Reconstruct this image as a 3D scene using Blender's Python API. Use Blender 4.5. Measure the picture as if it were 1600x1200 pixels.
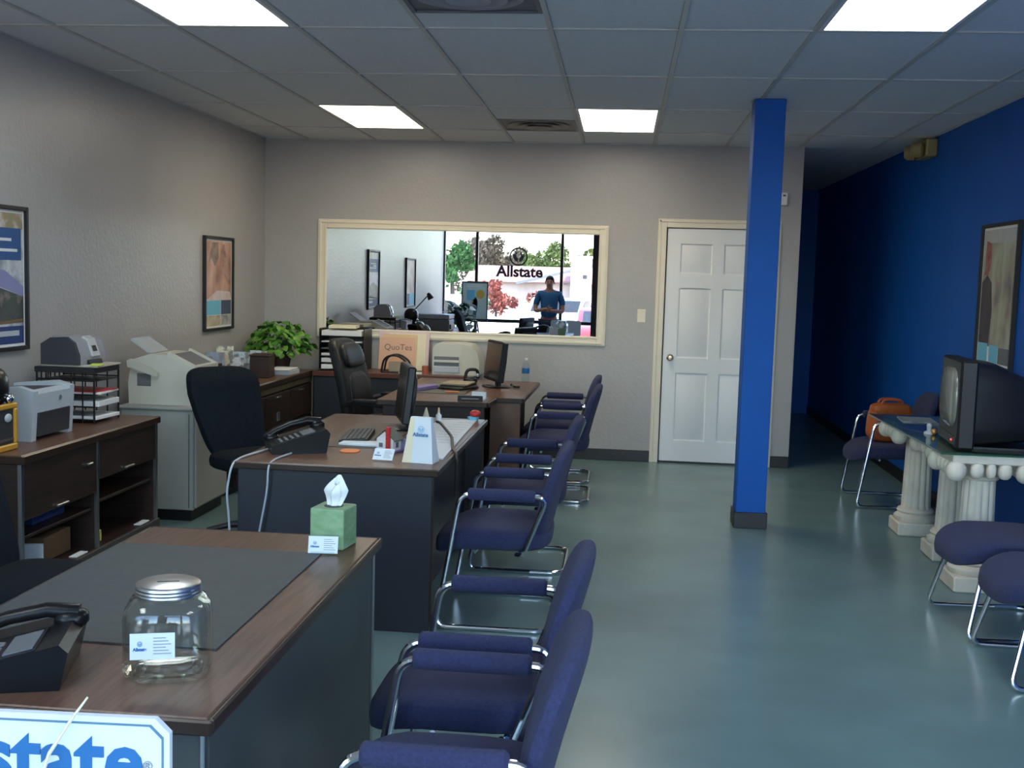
import bpy, bmesh, math, random
from mathutils import Vector, Matrix, Euler
random.seed(7)
PI = math.pi
sc = bpy.context.scene
COL = sc.collection
for o in list(bpy.data.objects): bpy.data.objects.remove(o)

# ------------------------------------------------------------------ camera
FPX, YAW, PITCH, ROLL, HCAM = 1751.5, 0.0956, -0.0951, 0.0292, 1.5894
fw = Vector((-math.sin(YAW)*math.cos(PITCH), math.cos(YAW)*math.cos(PITCH), math.sin(PITCH)))
rt = Vector((math.cos(YAW), math.sin(YAW), 0)); up = rt.cross(fw)
r2 = math.cos(ROLL)*rt + math.sin(ROLL)*up; u2 = -math.sin(ROLL)*rt + math.cos(ROLL)*up
cam = bpy.data.cameras.new('camera'); camo = bpy.data.objects.new('camera', cam); COL.objects.link(camo)
cam.sensor_fit = 'HORIZONTAL'; cam.sensor_width = 36; cam.lens = 36*FPX/1600; cam.clip_start = .02; cam.clip_end = 300
m = Matrix.Identity(4)
for i in range(3): m[i][0] = r2[i]; m[i][1] = u2[i]; m[i][2] = -fw[i]
m[2][3] = HCAM
camo.matrix_world = m
sc.camera = camo
# ------------------------------------------------------------------ world, sun, exposure
W = bpy.data.worlds.new('world'); sc.world = W; W.use_nodes = True
wn = W.node_tree.nodes; wl = W.node_tree.links
sky = wn.new('ShaderNodeTexSky'); sky.sky_type = 'NISHITA'; sky.sun_disc = False
sky.sun_elevation = math.radians(52); sky.sun_rotation = math.radians(20); sky.air_density = 1.0; sky.dust_density = 1.0
wl.new(sky.outputs[0], wn['Background'].inputs[0]); wn['Background'].inputs[1].default_value = 1.35
sun = bpy.data.lights.new('sun', 'SUN'); sun.energy = 11.0; sun.angle = math.radians(1); sun.color = (1, .97, .93)
suno = bpy.data.objects.new('sun', sun); COL.objects.link(suno)
suno.location = (3, 12, 14); suno.rotation_euler = Vector((-.25, -.75, -1)).to_track_quat('-Z', 'Y').to_euler()
por = bpy.data.lights.new('shopfront_portal', 'AREA'); por.shape = 'RECTANGLE'; por.size = 5.5; por.size_y = 2.6
por.cycles.is_portal = True
poro = bpy.data.objects.new('shopfront_portal', por); COL.objects.link(poro)
poro.location = (-.43, -.42, 1.3); poro.rotation_euler = (PI/2, 0, 0)
PANEL = 6.8
vs = sc.view_settings; vs.view_transform = 'Standard'; vs.look = 'None'; vs.gamma = 1; vs.use_curve_mapping = False
vs.exposure = 0.68

# ------------------------------------------------------------------ materials
MATS = {}
def mat(name, col, rough=.6, metal=0, var=0, vscale=8, bump=0, bscale=60, coat=0, spec=.5, trans=0, ior=1.45, stretch=None, col2=None, emit=0, sheen=0):
    if name in MATS: return MATS[name]
    M = bpy.data.materials.new(name); M.use_nodes = True; MATS[name] = M
    n = M.node_tree.nodes; l = M.node_tree.links; b = n['Principled BSDF']
    b.inputs['Base Color'].default_value = (*col, 1); b.inputs['Roughness'].default_value = rough
    b.inputs['Metallic'].default_value = metal; b.inputs['Specular IOR Level'].default_value = spec
    b.inputs['Transmission Weight'].default_value = trans; b.inputs['IOR'].default_value = ior
    b.inputs['Coat Weight'].default_value = coat
    if sheen: b.inputs['Sheen Weight'].default_value = sheen; b.inputs['Sheen Roughness'].default_value = .6
    if emit: b.inputs['Emission Color'].default_value = (*col, 1); b.inputs['Emission Strength'].default_value = emit
    if var or bump or col2:
        tc = n.new('ShaderNodeTexCoord'); mp = n.new('ShaderNodeMapping'); l.new(tc.outputs['Object'], mp.inputs[0])
        if stretch: mp.inputs['Scale'].default_value = stretch
    if var or col2:
        t = n.new('ShaderNodeTexNoise'); t.inputs['Scale'].default_value = vscale; t.inputs['Detail'].default_value = 5
        l.new(mp.outputs[0], t.inputs[0])
        r = n.new('ShaderNodeValToRGB'); r.color_ramp.elements[0].position = .3; r.color_ramp.elements[1].position = .7
        c2 = col2 or tuple(min(1, c*(1+var)) for c in col); c1 = col if col2 else tuple(c*(1-var) for c in col)
        r.color_ramp.elements[0].color = (*c1, 1); r.color_ramp.elements[1].color = (*c2, 1)
        l.new(t.outputs[0], r.inputs[0]); l.new(r.outputs[0], b.inputs['Base Color'])
    if bump:
        t2 = n.new('ShaderNodeTexNoise'); t2.inputs['Scale'].default_value = bscale; t2.inputs['Detail'].default_value = 3
        l.new(mp.outputs[0], t2.inputs[0]); bp = n.new('ShaderNodeBump'); bp.inputs['Strength'].default_value = bump
        bp.inputs['Distance'].default_value = .01
        l.new(t2.outputs[0], bp.inputs['Height']); l.new(bp.outputs[0], b.inputs['Normal'])
    return M
def rampmat(name, cols, vscale, rough=.4, stretch=None, detail=3):
    """flat print: a blotchy picture out of a few colours"""
    M = bpy.data.materials.new(name); M.use_nodes = True; n = M.node_tree.nodes; l = M.node_tree.links; b = n['Principled BSDF']
    b.inputs['Roughness'].default_value = rough
    tc = n.new('ShaderNodeTexCoord'); mp = n.new('ShaderNodeMapping'); l.new(tc.outputs['Object'], mp.inputs[0])
    if stretch: mp.inputs['Scale'].default_value = stretch
    t = n.new('ShaderNodeTexNoise'); t.inputs['Scale'].default_value = vscale; t.inputs['Detail'].default_value = detail
    l.new(mp.outputs[0], t.inputs[0]); r = n.new('ShaderNodeValToRGB'); e = r.color_ramp.elements
    while len(e) < len(cols): e.new(.5)
    for i, c in enumerate(cols): e[i].position = .28+.44*i/(len(cols)-1); e[i].color = (*c, 1)
    l.new(t.outputs[0], r.inputs[0]); l.new(r.outputs[0], b.inputs['Base Color']); return M
def clearmat(name, tint, gloss, fres=1.5, rough=0.0):
    """thin clear pane: see-through with a Fresnel reflection"""
    M = bpy.data.materials.new(name); M.use_nodes = True; n = M.node_tree.nodes; l = M.node_tree.links
    out = n['Material Output']; n.remove(n['Principled BSDF'])
    a = n.new('ShaderNodeBsdfTransparent'); a.inputs[0].default_value = (*tint, 1)
    g = n.new('ShaderNodeBsdfGlossy'); g.inputs['Roughness'].default_value = rough; g.inputs[0].default_value = (gloss,)*3+(1,)
    lw = n.new('ShaderNodeLayerWeight'); pw_ = n.new('ShaderNodeMath'); pw_.operation = 'POWER'; pw_.inputs[1].default_value = 4.0
    f = n.new('ShaderNodeMath'); f.operation = 'MULTIPLY_ADD'; f.inputs[1].default_value = .75; f.inputs[2].default_value = ((fres-1)/(fres+1))**2
    l.new(lw.outputs['Facing'], pw_.inputs[0]); l.new(pw_.outputs[0], f.inputs[0]); mx = n.new('ShaderNodeMixShader')
    l.new(f.outputs[0], mx.inputs[0]); l.new(a.outputs[0], mx.inputs[1]); l.new(g.outputs[0], mx.inputs[2]); l.new(mx.outputs[0], out.inputs[0]); return M

WALL = mat('wall_paint', (.40, .385, .37), .36, var=.03, vscale=3, bump=.22, bscale=34)
BLUE = mat('blue_paint', (.006, .098, .42), .6, spec=.3, var=.05, vscale=3, bump=.12, bscale=40)
DARKB = mat('black_cove_base', (.012, .012, .014), .45, bump=.03)
FLOOR = mat('floor_sheet', (.155, .245, .245), .27, var=.10, vscale=2.2, bump=.02, bscale=9)
TILE = mat('ceiling_tile', (.74, .74, .73), .9, var=.03, vscale=30, bump=.35, bscale=120)
GRIDM = mat('ceiling_grid_metal', (.55, .54, .50), .5, var=.03)
CREAM = mat('cream_gloss_trim', (.78, .71, .56), .35, var=.02)
WHITE = mat('white_door_paint', (.84, .85, .85), .4, var=.02, vscale=2)
WHITET = mat('white_trim_paint', (.80, .79, .75), .35, var=.02)
CHROME = mat('chrome', (.78, .76, .76), .12, metal=1, var=.03)
STEEL = mat('brushed_steel', (.55, .55, .54), .3, metal=1, var=.05)
BLK = mat('black_plastic', (.012, .012, .014), .42, var=.1, bump=.03)
BLKG = mat('black_gloss_plastic', (.008, .008, .009), .3, var=.1, spec=.3)
LEATHER = mat('black_leather', (.012, .013, .014), .42, var=.15, vscale=14, bump=.2, bscale=90)
FABB = mat('black_chair_fabric', (.007, .011, .016), .9, var=.2, vscale=40, bump=.2, bscale=240, spec=.2)
FAB = mat('navy_chair_fabric', (.033, .037, .090), .95, var=.16, vscale=120, bump=.35, bscale=300, sheen=.06, spec=.2)
WOOD = mat('walnut_laminate_top', (.092, .044, .027), .36, col2=(.165, .086, .054), vscale=5, stretch=(14, 1, 1), bump=.02, bscale=30, coat=.04)
WOODX = mat('walnut_laminate_cross', (.092, .044, .027), .36, col2=(.165, .086, .054), vscale=5, stretch=(1, 14, 1), bump=.02, bscale=30, coat=.04)
WDARK = mat('dark_walnut', (.020, .012, .010), .42, col2=(.040, .023, .017), vscale=5, stretch=(1, 1, 12), bump=.02, bscale=30)
WEDGE = mat('dark_edge_band', (.035, .02, .013), .3, var=.2)
DESKP = mat('charcoal_desk_panel', (.020, .022, .030), .45, var=.1, vscale=3, bump=.02)
DESKG = mat('grey_green_desk_panel', (.050, .060, .060), .42, var=.12, vscale=3, bump=.02)
MATM = mat('grey_desk_mat', (.060, .070, .070), .6, var=.08, vscale=30, bump=.05, bscale=200)
PUTTY = mat('putty_steel', (.40, .40, .36), .45, var=.03, vscale=3)
BEIGE = mat('beige_plastic', (.60, .58, .50), .45, var=.03, vscale=3)
GREYP = mat('light_grey_plastic', (.46, .50, .53), .42, var=.03)
SILV = mat('silver_plastic', (.30, .30, .33), .38, var=.04)
DGREY = mat('dark_grey_plastic', (.035, .037, .042), .45, var=.06)
MGREY = mat('mid_grey_plastic', (.14, .15, .16), .5, var=.06)
PAPER = mat('white_paper', (.78, .78, .76), .8, var=.02)
PAPERB = mat('cool_white_card', (.70, .76, .80), .6, var=.02)
CREAMP = mat('cream_paper', (.80, .72, .52), .8, var=.04)
MANILA = mat('manila', (.72, .52, .30), .8, var=.05)
PINKP = mat('pale_pink_paper', (.72, .55, .56), .8, var=.04)
ORANGE = mat('orange_print', (.80, .22, .06), .5, var=.05)
ORBAG = mat('orange_bag_leather', (.42, .10, .02), .5, var=.15, vscale=10, bump=.15, bscale=60)
RED = mat('red_plastic', (.50, .03, .03), .4, var=.05)
BLUEI = mat('brand_blue_print', (.02, .14, .36), .5, var=.02)
LBLUE = mat('light_blue_print', (.16, .50, .68), .5, var=.03)
NAVYI = mat('navy_print', (.02, .05, .17), .5, var=.05)
INK = mat('ink', (.03, .03, .035), .6, var=.05)
GINK = mat('grey_ink', (.30, .31, .33), .6, var=.05)
YELL = mat('yellow_plastic', (.55, .28, .03), .4, var=.05)
YPAP = mat('yellow_paper', (.70, .62, .12), .8, var=.05)
LIME = mat('lime_paper', (.55, .70, .10), .8, var=.05)
PURP = mat('purple_cover', (.20, .15, .34), .5, var=.08)
CARDB = mat('cardboard', (.20, .12, .06), .8, var=.08)
BRNB = mat('dark_brown_box', (.045, .022, .018), .6, var=.15)
STONE = mat('white_plaster', (.68, .62, .52), .7, var=.10, vscale=9, bump=.25, bscale=40)
BRASS = mat('tan_emergency_case', (.32, .24, .10), .5, var=.06)
GREENB = mat('green_tissue_print', (.16, .30, .14), .6, col2=(.28, .42, .24), vscale=22, stretch=(1, 1, 2))
TISSUE = mat('tissue', (.82, .84, .84), .9, var=.02, bump=.2, bscale=40)
LEAF = mat('leaf_green', (.035, .14, .015), .45, col2=(.11, .30, .035), vscale=5)
LEAFD = mat('leaf_dark_green', (.02, .07, .015), .45, var=.3)
SCREEN = mat('dark_screen', (.035, .035, .035), .18, var=.1)
SCRG = mat('grey_crt_glass', (.20, .21, .18), .12, var=.05)
BRONZE = mat('dark_bronze_frame', (.025, .017, .017), .4, metal=.3, var=.1)
BKNOB = mat('brass_knob', (.35, .28, .2), .25, metal=1, var=.05)
SKIN = mat('skin', (.42, .20, .13), .55, var=.06)
SHIRT = mat('blue_shirt', (.03, .13, .26), .85, var=.1, vscale=20, bump=.1)
JEANS = mat('dark_trousers', (.02, .025, .05), .9, var=.1)
HAIR = mat('dark_hair', (.01, .008, .007), .6, var=.2, bump=.2)
JARG = clearmat('jar_glass', (.96, .98, .97), .9, 1.5, .02)
BOTG = clearmat('bottle_plastic', (.9, .94, .97), .8, 1.33, .05)
GLASST = mat('green_glass_edge', (.03, .11, .09), .1, trans=.6, var=.02)
PANE = clearmat('window_pane', (.95, .97, .96), .9, 1.45)
MIRR = mat('mirror_glass', (.50, .52, .56), 0.0, metal=1)
TUBEC = mat('lit_diffuser_cool', (.93, .98, 1), .5, emit=PANEL)
TUBEE = mat('lit_diffuser', (1, .89, .71), .5, emit=PANEL)

# ------------------------------------------------------------------ mesh helper
class MB:
    def __init__(s): s.v = []; s.f = []
    def add(s, vs, fs):
        k = len(s.v); s.v += [tuple(v) for v in vs]; s.f += [tuple(i+k for i in f) for f in fs]; return s
    def box(s, x0, y0, z0, x1, y1, z1, b=0, M=None):
        if x0 > x1: x0, x1 = x1, x0
        if y0 > y1: y0, y1 = y1, y0
        if z0 > z1: z0, z1 = z1, z0
        b = min(b, (x1-x0)*.45, (y1-y0)*.45, (z1-z0)*.45)
        if b <= 0:
            V = [(x, y, z) for z in (z0, z1) for y in (y0, y1) for x in (x0, x1)]
            F = [(0, 2, 3, 1), (4, 5, 7, 6), (0, 1, 5, 4), (2, 6, 7, 3), (0, 4, 6, 2), (1, 3, 7, 5)]
        else:
            c = Vector(((x0+x1)/2, (y0+y1)/2, (z0+z1)/2)); h = Vector(((x1-x0)/2, (y1-y0)/2, (z1-z0)/2))
            V = []; idx = {}
            for sx in (-1, 1):
                for sy in (-1, 1):
                    for sz in (-1, 1):
                        for a in range(3):
                            q = [h.x-b, h.y-b, h.z-b]; q[a] = h[a]
                            idx[(sx, sy, sz, a)] = len(V); V.append((c.x+sx*q[0], c.y+sy*q[1], c.z+sz*q[2]))
            F = []
            for a in range(3):
                u, w = (a+1) % 3, (a+2) % 3
                for sg in (-1, 1):
                    ks = []
                    for (p, q) in ((-1, -1), (1, -1), (1, 1), (-1, 1)):
                        t = [0, 0, 0]; t[a] = sg; t[u] = p; t[w] = q; ks.append(idx[(*t, a)])
                    F.append(tuple(ks if sg > 0 else ks[::-1]))
                # edges along axis a
                for p in (-1, 1):
                    for q in (-1, 1):
                        t0 = [0, 0, 0]; t0[a] = -1; t0[u] = p; t0[w] = q; t1 = list(t0); t1[a] = 1
                        k = [idx[(*t0, u)], idx[(*t1, u)], idx[(*t1, w)], idx[(*t0, w)]]
                        F.append(tuple(k if p*q < 0 else k[::-1]))
            for sx in (-1, 1):
                for sy in (-1, 1):
                    for sz in (-1, 1):
                        k = [idx[(sx, sy, sz, a)] for a in range(3)]; F.append(tuple(k if sx*sy*sz > 0 else k[::-1]))
        if M: V = [M @ Vector(v) for v in V]
        return s.add(V, F)
    def grid(s, fn, nu, nv, wu=False, wv=False):
        V = [fn(i/(nu if wu else nu-1), j/(nv if wv else nv-1)) for j in range(nv) for i in range(nu)]
        F = []
        for j in range(nv if wv else nv-1):
            for i in range(nu if wu else nu-1):
                a = j*nu+i; b_ = j*nu+(i+1) % nu; c = ((j+1) % nv)*nu+(i+1) % nu; d = ((j+1) % nv)*nu+i
                F.append((a, b_, c, d))
        return s.add(V, F)
    def tube(s, pts, r, n=10, closed=False, cap=True):
        P = [Vector(p) for p in pts]; N = len(P); V = []; F = []
        rr = r if isinstance(r, (list, tuple)) else [r]*N
        T = []
        for i in range(N):
            a = P[(i-1) % N] if (closed or i > 0) else P[i]; b_ = P[(i+1) % N] if (closed or i < N-1) else P[i]
            T.append((b_-a).normalized())
        ref = Vector((0, 0, 1)) if abs(T[0].z) < .9 else Vector((1, 0, 0))
        nrm = (ref-T[0]*ref.dot(T[0])).normalized()
        for i in range(N):
            nrm = (nrm-T[i]*nrm.dot(T[i])).normalized(); bi = T[i].cross(nrm)
            for k in range(n):
                a = 2*PI*k/n; V.append(P[i]+(nrm*math.cos(a)+bi*math.sin(a))*rr[i])
        for i in range(N if closed else N-1):
            for k in range(n):
                F.append((i*n+k, i*n+(k+1) % n, ((i+1) % N)*n+(k+1) % n, ((i+1) % N)*n+k))
        if cap and not closed: F.append(tuple(range(n))[::-1]); F.append(tuple((N-1)*n+k for k in range(n)))
        return s.add(V, F)
    def lathe(s, prof, n=24, c=(0, 0, 0), sq=None, M=None):
        """profile [(r,z)]; sq = superellipse exponent for a squarish section"""
        V = []; F = []
        for (r, z) in prof:
            for k in range(n):
                a = 2*PI*k/n; ca, sa = math.cos(a), math.sin(a)
                if sq:
                    q = (abs(ca)**sq+abs(sa)**sq)**(-1/sq)
                else: q = 1
                v = Vector((c[0]+r*q*ca, c[1]+r*q*sa, c[2]+z)); V.append(M @ v if M else v)
        for i in range(len(prof)-1):
            for k in range(n): F.append((i*n+k, i*n+(k+1) % n, (i+1)*n+(k+1) % n, (i+1)*n+k))
        if prof[0][0] > 1e-4: F.append(tuple(range(n))[::-1])
        if prof[-1][0] > 1e-4: F.append(tuple((len(prof)-1)*n+k for k in range(n)))
        return s.add(V, F)
    def prism(s, poly, y0, y1, ax='y', M=None):
        """poly in the plane normal to ax; extruded y0..y1"""
        def mk(p, t):
            v = {'y': (p[0], t, p[1]), 'x': (t, p[0], p[1]), 'z': (p[0], p[1], t)}[ax]
            return M @ Vector(v) if M else Vector(v)
        n = len(poly); V = [mk(p, y0) for p in poly]+[mk(p, y1) for p in poly]
        F = [tuple(range(n)), tuple(range(2*n-1, n-1, -1))]+[(i, i+n, (i+1) % n+n, (i+1) % n) for i in range(n)]
        return s.add(V, F)
    def sup(s, c, h, e=.45, e2=None, nu=24, nv=13, fn=None):
        """superellipsoid cushion, half sizes h"""
        e2 = e2 or e
        def sp(x, p): return math.copysign(abs(x)**p, x)
        def f(u, v):
            a = 2*PI*u; b_ = -PI/2+PI*v
            x = h[0]*sp(math.cos(b_), e2)*sp(math.cos(a), e); y = h[1]*sp(math.cos(b_), e2)*sp(math.sin(a), e); z = h[2]*sp(math.sin(b_), e2)
            q = (c[0]+x, c[1]+y, c[2]+z)
            return fn(*q) if fn else q
        return s.grid(f, nu, nv, wu=True)
    def xf(s, M): s.v = [tuple(M @ Vector(v)) for v in s.v]; return s
    def mesh(s, name, material, ang=35):
        me = bpy.data.meshes.new(name); me.from_pydata(s.v, [], s.f)
        bm = bmesh.new(); bm.from_mesh(me); bmesh.ops.remove_doubles(bm, verts=bm.verts, dist=1e-6)
        bmesh.ops.recalc_face_normals(bm, faces=bm.faces); bm.to_mesh(me); bm.free()
        me.materials.append(material)
        for p in me.polygons: p.use_smooth = True
        me.set_sharp_from_angle(angle=math.radians(ang)); me.update()
        return me
    def build(s, name, material, parent=None, loc=(0, 0, 0), rz=0, ang=35):
        return link(name, s.mesh(name, material, ang), parent, loc, rz)
def link(name, me, parent=None, loc=(0, 0, 0), rz=0):
    o = bpy.data.objects.new(name, me); COL.objects.link(o); o.location = loc; o.rotation_euler = (0, 0, rz)
    if parent: o.parent = parent
    return o
def tag(o, label, cat, group=None):
    o['label'] = label; o['category'] = cat
    if group: o['group'] = group
    return o
def thing(name, label, cat, loc=(0, 0, 0), rz=0, group=None):
    return tag(link(name, None, None, loc, rz), label, cat, group)
def struct(o): o['kind'] = 'structure'; return o
def dup(root, loc, rz, label=None):
    r = root.copy(); COL.objects.link(r); r.location = loc; r.rotation_euler = (0, 0, rz)
    if label: r['label'] = label
    for ch in list(root.children):
        c = ch.copy(); COL.objects.link(c); c.parent = r
        for g in list(ch.children):
            d = g.copy(); COL.objects.link(d); d.parent = c
    return r
def text(s, size, material, name, parent, M, thick=.0015, bold=0):
    cu = bpy.data.curves.new(name, 'FONT'); cu.body = s; cu.size = size; cu.align_x = 'CENTER'; cu.align_y = 'BOTTOM_BASELINE'
    cu.extrude = thick/2; cu.offset = bold; cu.resolution_u = 3
    t = bpy.data.objects.new(name, cu); COL.objects.link(t)
    dg = bpy.context.evaluated_depsgraph_get(); me = bpy.data.meshes.new_from_object(t.evaluated_get(dg))
    bpy.data.objects.remove(t); bpy.data.curves.remove(cu)
    me.transform(M); me.materials.clear(); me.materials.append(material); me.name = name
    return link(name, me, parent)
def RZ(a): return Matrix.Rotation(a, 4, 'Z')
def RX(a): return Matrix.Rotation(a, 4, 'X')
def RY(a): return Matrix.Rotation(a, 4, 'Y')
def TR(x, y, z): return Matrix.Translation((x, y, z))
def arc(c, r, a0, a1, n, plane='xz'):
    out = []
    for i in range(n+1):
        a = a0+(a1-a0)*i/n
        if plane == 'xz': out.append((c[0]+r*math.cos(a), c[1], c[2]+r*math.sin(a)))
        elif plane == 'xy': out.append((c[0]+r*math.cos(a), c[1]+r*math.sin(a), c[2]))
        else: out.append((c[0], c[1]+r*math.cos(a), c[2]+r*math.sin(a)))
    return out
def fillet(pts, r, n=5):
    P = [Vector(p) for p in pts]; out = [P[0]]
    for i in range(1, len(P)-1):
        a = (P[i-1]-P[i]); b = (P[i+1]-P[i]); k = min(r, a.length*.48, b.length*.48)
        A = P[i]+a.normalized()*k; B = P[i]+b.normalized()*k
        for j in range(n+1):
            t = j/n; out.append(A*(1-t)**2+P[i]*2*t*(1-t)+B*t*t)
    out.append(P[-1]); return out

# ================================================================== ROOM
LW, RW, BW, FWY, HC = -3.21, 2.35, 9.866, -.26, 2.756
HX = 1.493   # where the back wall ends and the hallway starts
HEND = 14.2
struct(MB().box(LW-.2, FWY-.12, -.12, RW+.2, HEND+.2, 0).build('floor', FLOOR))
struct(MB().box(LW-.2, FWY-.12, 0, LW, BW+.2, 2.9).build('wall_left', WALL))
struct(MB().box(RW, FWY-.12, 0, RW+.2, HEND+.2, 2.9).build('wall_right', BLUE))
DL, DR, DH = .286, 1.335, 2.13        # outside of the door casing
CW = .075
b = MB().box(LW, BW, 0, DL+CW, BW+.14, 2.9).box(DL+CW, BW, DH-CW, DR-CW, BW+.14, 2.9).box(DR-CW, BW, 0, HX, BW+.14, 2.9)
struct(b.build('wall_back', WALL))
struct(MB().box(HX-.12, BW+.14, 0, HX, HEND, 2.9).build('wall_hall', WALL))
struct(MB().box(HX-.12, HEND, 0, RW, HEND+.14, 2.9).build('wall_hall_end', BLUE))
struct(MB().box(LW, BW+.14, 0, HX-.12, BW+.2, 2.9).build('wall_rear', WALL))
# baseboards
struct(MB().box(LW+.012, BW-.012, 0, DL, BW, .10, .004).build('baseboard_back', DARKB))
struct(MB().box(DR, BW-.012, 0, HX, BW, .10, .004).build('baseboard_back_right', DARKB))
struct(MB().box(LW, FWY+.02, 0, LW+.012, BW, .10, .004).build('baseboard_left', DARKB))
struct(MB().box(RW-.012, FWY+.02, 0, RW, HEND, .10, .004).build('baseboard_right', DARKB))
struct(MB().box(HX, BW, 0, HX+.012, HEND, .10, .004).build('baseboard_hall', DARKB))
# pillar
pl = struct(MB().box(.79, 7.333, 0, .982, 7.53, HC, .004).build('pillar', BLUE))
p = MB()
p.box(.778, 7.321, 0, .994, 7.333, .105, .003).box(.778, 7.53, 0, .994, 7.542, .105, .003).box(.778, 7.333, 0, .79, 7.53, .105, .003).box(.982, 7.333, 0, .994, 7.53, .105, .003)
struct(p.build('baseboard_pillar', DARKB))
# ceiling: a deck above, a T-bar grid, and every tile on its own
ceil = struct(MB().box(LW-.2, FWY-.12, 2.9, RW+.2, HEND+.2, 3.05).build('ceiling', TILE))
X0, Y0, TX, TY = -2.8246, 5.3991, .61, 1.22
xs = [LW]+[X0+TX*i for i in range(0, 9)]+[RW]
ys = [FWY]+[Y0+TY*j for j in range(-4, 4)]+[BW]
g = MB()
for x in xs[1:-1]: g.box(x-.012, FWY, HC-.004, x+.012, BW, HC+.012)
for y in ys[1:-1]: g.box(LW, y-.010, HC-.0035, RW, y+.010, HC+.012)
g.box(LW, FWY, HC-.004, LW+.02, BW, HC+.006).box(RW-.02, FWY, HC-.004, RW, BW, HC+.006).box(LW, BW-.02, HC-.004, HX, BW, HC+.006)
gb = g.build('ceiling_grid', GRIDM, ceil)
LIGHTS = {(1, 2), (4, 2), (1, -1), (6, -1), (1, -4), (6, -4)}
VENTS = {(3, 2): .61, (3, -1): .30}
tm = {}
def tile(x0, x1, y0, y1):
    w, h = round(x1-x0-.024, 4), round(y1-y0-.02, 4)
    if (w, h) not in tm: tm[(w, h)] = MB().box(-w/2, -h/2, 0, w/2, h/2, .014, .003).mesh('ceiling_tile', TILE)
    link('ceiling_tile', tm[(w, h)], ceil, ((x0+x1)/2, (y0+y1)/2, HC+.003+random.uniform(-.001, .001)))
vent_boxes = []; light_boxes = []
for a in range(len(xs)-1):
    for c in range(len(ys)-1):
        i, j = a-1, c-5
        if (i, j) in LIGHTS: light_boxes.append((i, j, xs[a], xs[a+1], ys[c], ys[c+1])); continue
        if (i, j) in VENTS:
            off = 0 if (i, j) == (3, 2) else .31
            v1 = ys[c+1]-off; v0 = v1-.60
            vent_boxes.append((xs[a], xs[a+1], v0, v1))
            tile(xs[a], xs[a+1], ys[c], v0)
            if off: tile(xs[a], xs[a+1], v1, ys[c+1])
            continue
        tile(xs[a], xs[a+1], ys[c], ys[c+1])
# hallway ceiling, a little lower, unlit
struct(MB().box(HX, BW+.0, HC+.002, RW, HEND, HC+.03).build('ceiling_hall', TILE))
# lights
LLAB = {(1, 2): 'warm lit ceiling panel near the corner above the leafy plant', (4, 2): 'lit ceiling panel beside the round air vent near the back wall',
        (1, -1): 'lit ceiling panel above the grey steel cabinet side of the room', (6, -1): 'lit ceiling panel in front of the blue pillar',
        (1, -4): 'lit ceiling panel above the coin jar desk by the shopfront', (6, -4): 'lit ceiling panel by the glass entrance door'}
for (i, j, x0, x1, y0, y1) in light_boxes:
    t = thing('ceiling_light', LLAB[(i, j)], 'ceiling light', ((x0+x1)/2, (y0+y1)/2, HC), 0, 'ceiling light panels')
    w, h = (x1-x0)/2-.013, (y1-y0)/2-.011
    f = MB(); e = .022
    f.box(-w, -h, -.004, -w+e, h, .01, .002).box(w-e, -h, -.004, w, h, .01, .002).box(-w+e, -h, -.004, w-e, -h+e, .01, .002).box(-w+e, h-e, -.004, w-e, h, .01, .002)
    f.build('frame', WHITET, t)
    MB().box(-w+e, -h+e, .0, w-e, h-e, .006).build('diffuser', TUBEE if j == 2 else TUBEC, t)
    MB().box(-w, -h, .011, w, h, .08).build('housing', GRIDM, t)
VL = ['square air vent with round diffuser next to the lit panel by the back wall', 'square air vent with round diffuser over the middle desk']
for k, (x0, x1, y0, y1) in enumerate(sorted(vent_boxes, key=lambda q: -q[2])):
    t = thing('air_vent', VL[k], 'air vent', ((x0+x1)/2, (y0+y1)/2, HC), 0, 'round ceiling diffusers')
    w = .292
    q = MB().box(-w, -w, .006, w, w, .012); q.box(-w, -w, -.004, -w+.02, w, .006, .002).box(w-.02, -w, -.004, w, w, .006, .002).box(-w+.02, -w, -.004, w-.02, -w+.02, .006, .002).box(-w+.02, w-.02, -.004, w-.02, w, .006, .002)
    q.build('plate', MGREY if k else mat('tan_vent', (.30, .26, .22), .5, var=.05), t)
    for r, zz in ((.235, -.004), (.165, -.014), (.095, -.022)):
        MB().lathe([(r-.05, zz+.02), (r-.03, zz+.004), (r, zz), (r, zz+.004), (r-.03, zz+.010), (r-.05, zz+.026)], 36).build('ring', SILV if k else mat('tan_vent_ring', (.36, .31, .26), .5, var=.05), t)

# ------------------------------------------------------------------ door to the back room
d = struct(link('door_1', None, None, ((DL+DR)/2, BW, 0)))
hw = (DR-DL)/2
c = MB()
for sx in (-1, 1):
    c.box(sx*hw, -.018, 0, sx*(hw-CW), 0.0, DH, .004).box(sx*(hw-.012), -.026, 0, sx*(hw-.03), -.018, DH-.012, .003).box(sx*(hw-CW+.006), 0, 0, sx*(hw-CW), .12, DH-CW)
c.box(-hw+CW, -.018, DH-CW, hw-CW, 0, DH, .004).box(-hw+.012, -.026, DH-.03, hw-.012, -.018, DH-.012, .003)
c.build('casing', CREAM, d)
sw = hw-CW-.012; z0, z1 = .018, DH-CW-.006
s_ = MB().box(-sw, .022, z0, sw, .058, z1)
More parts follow.
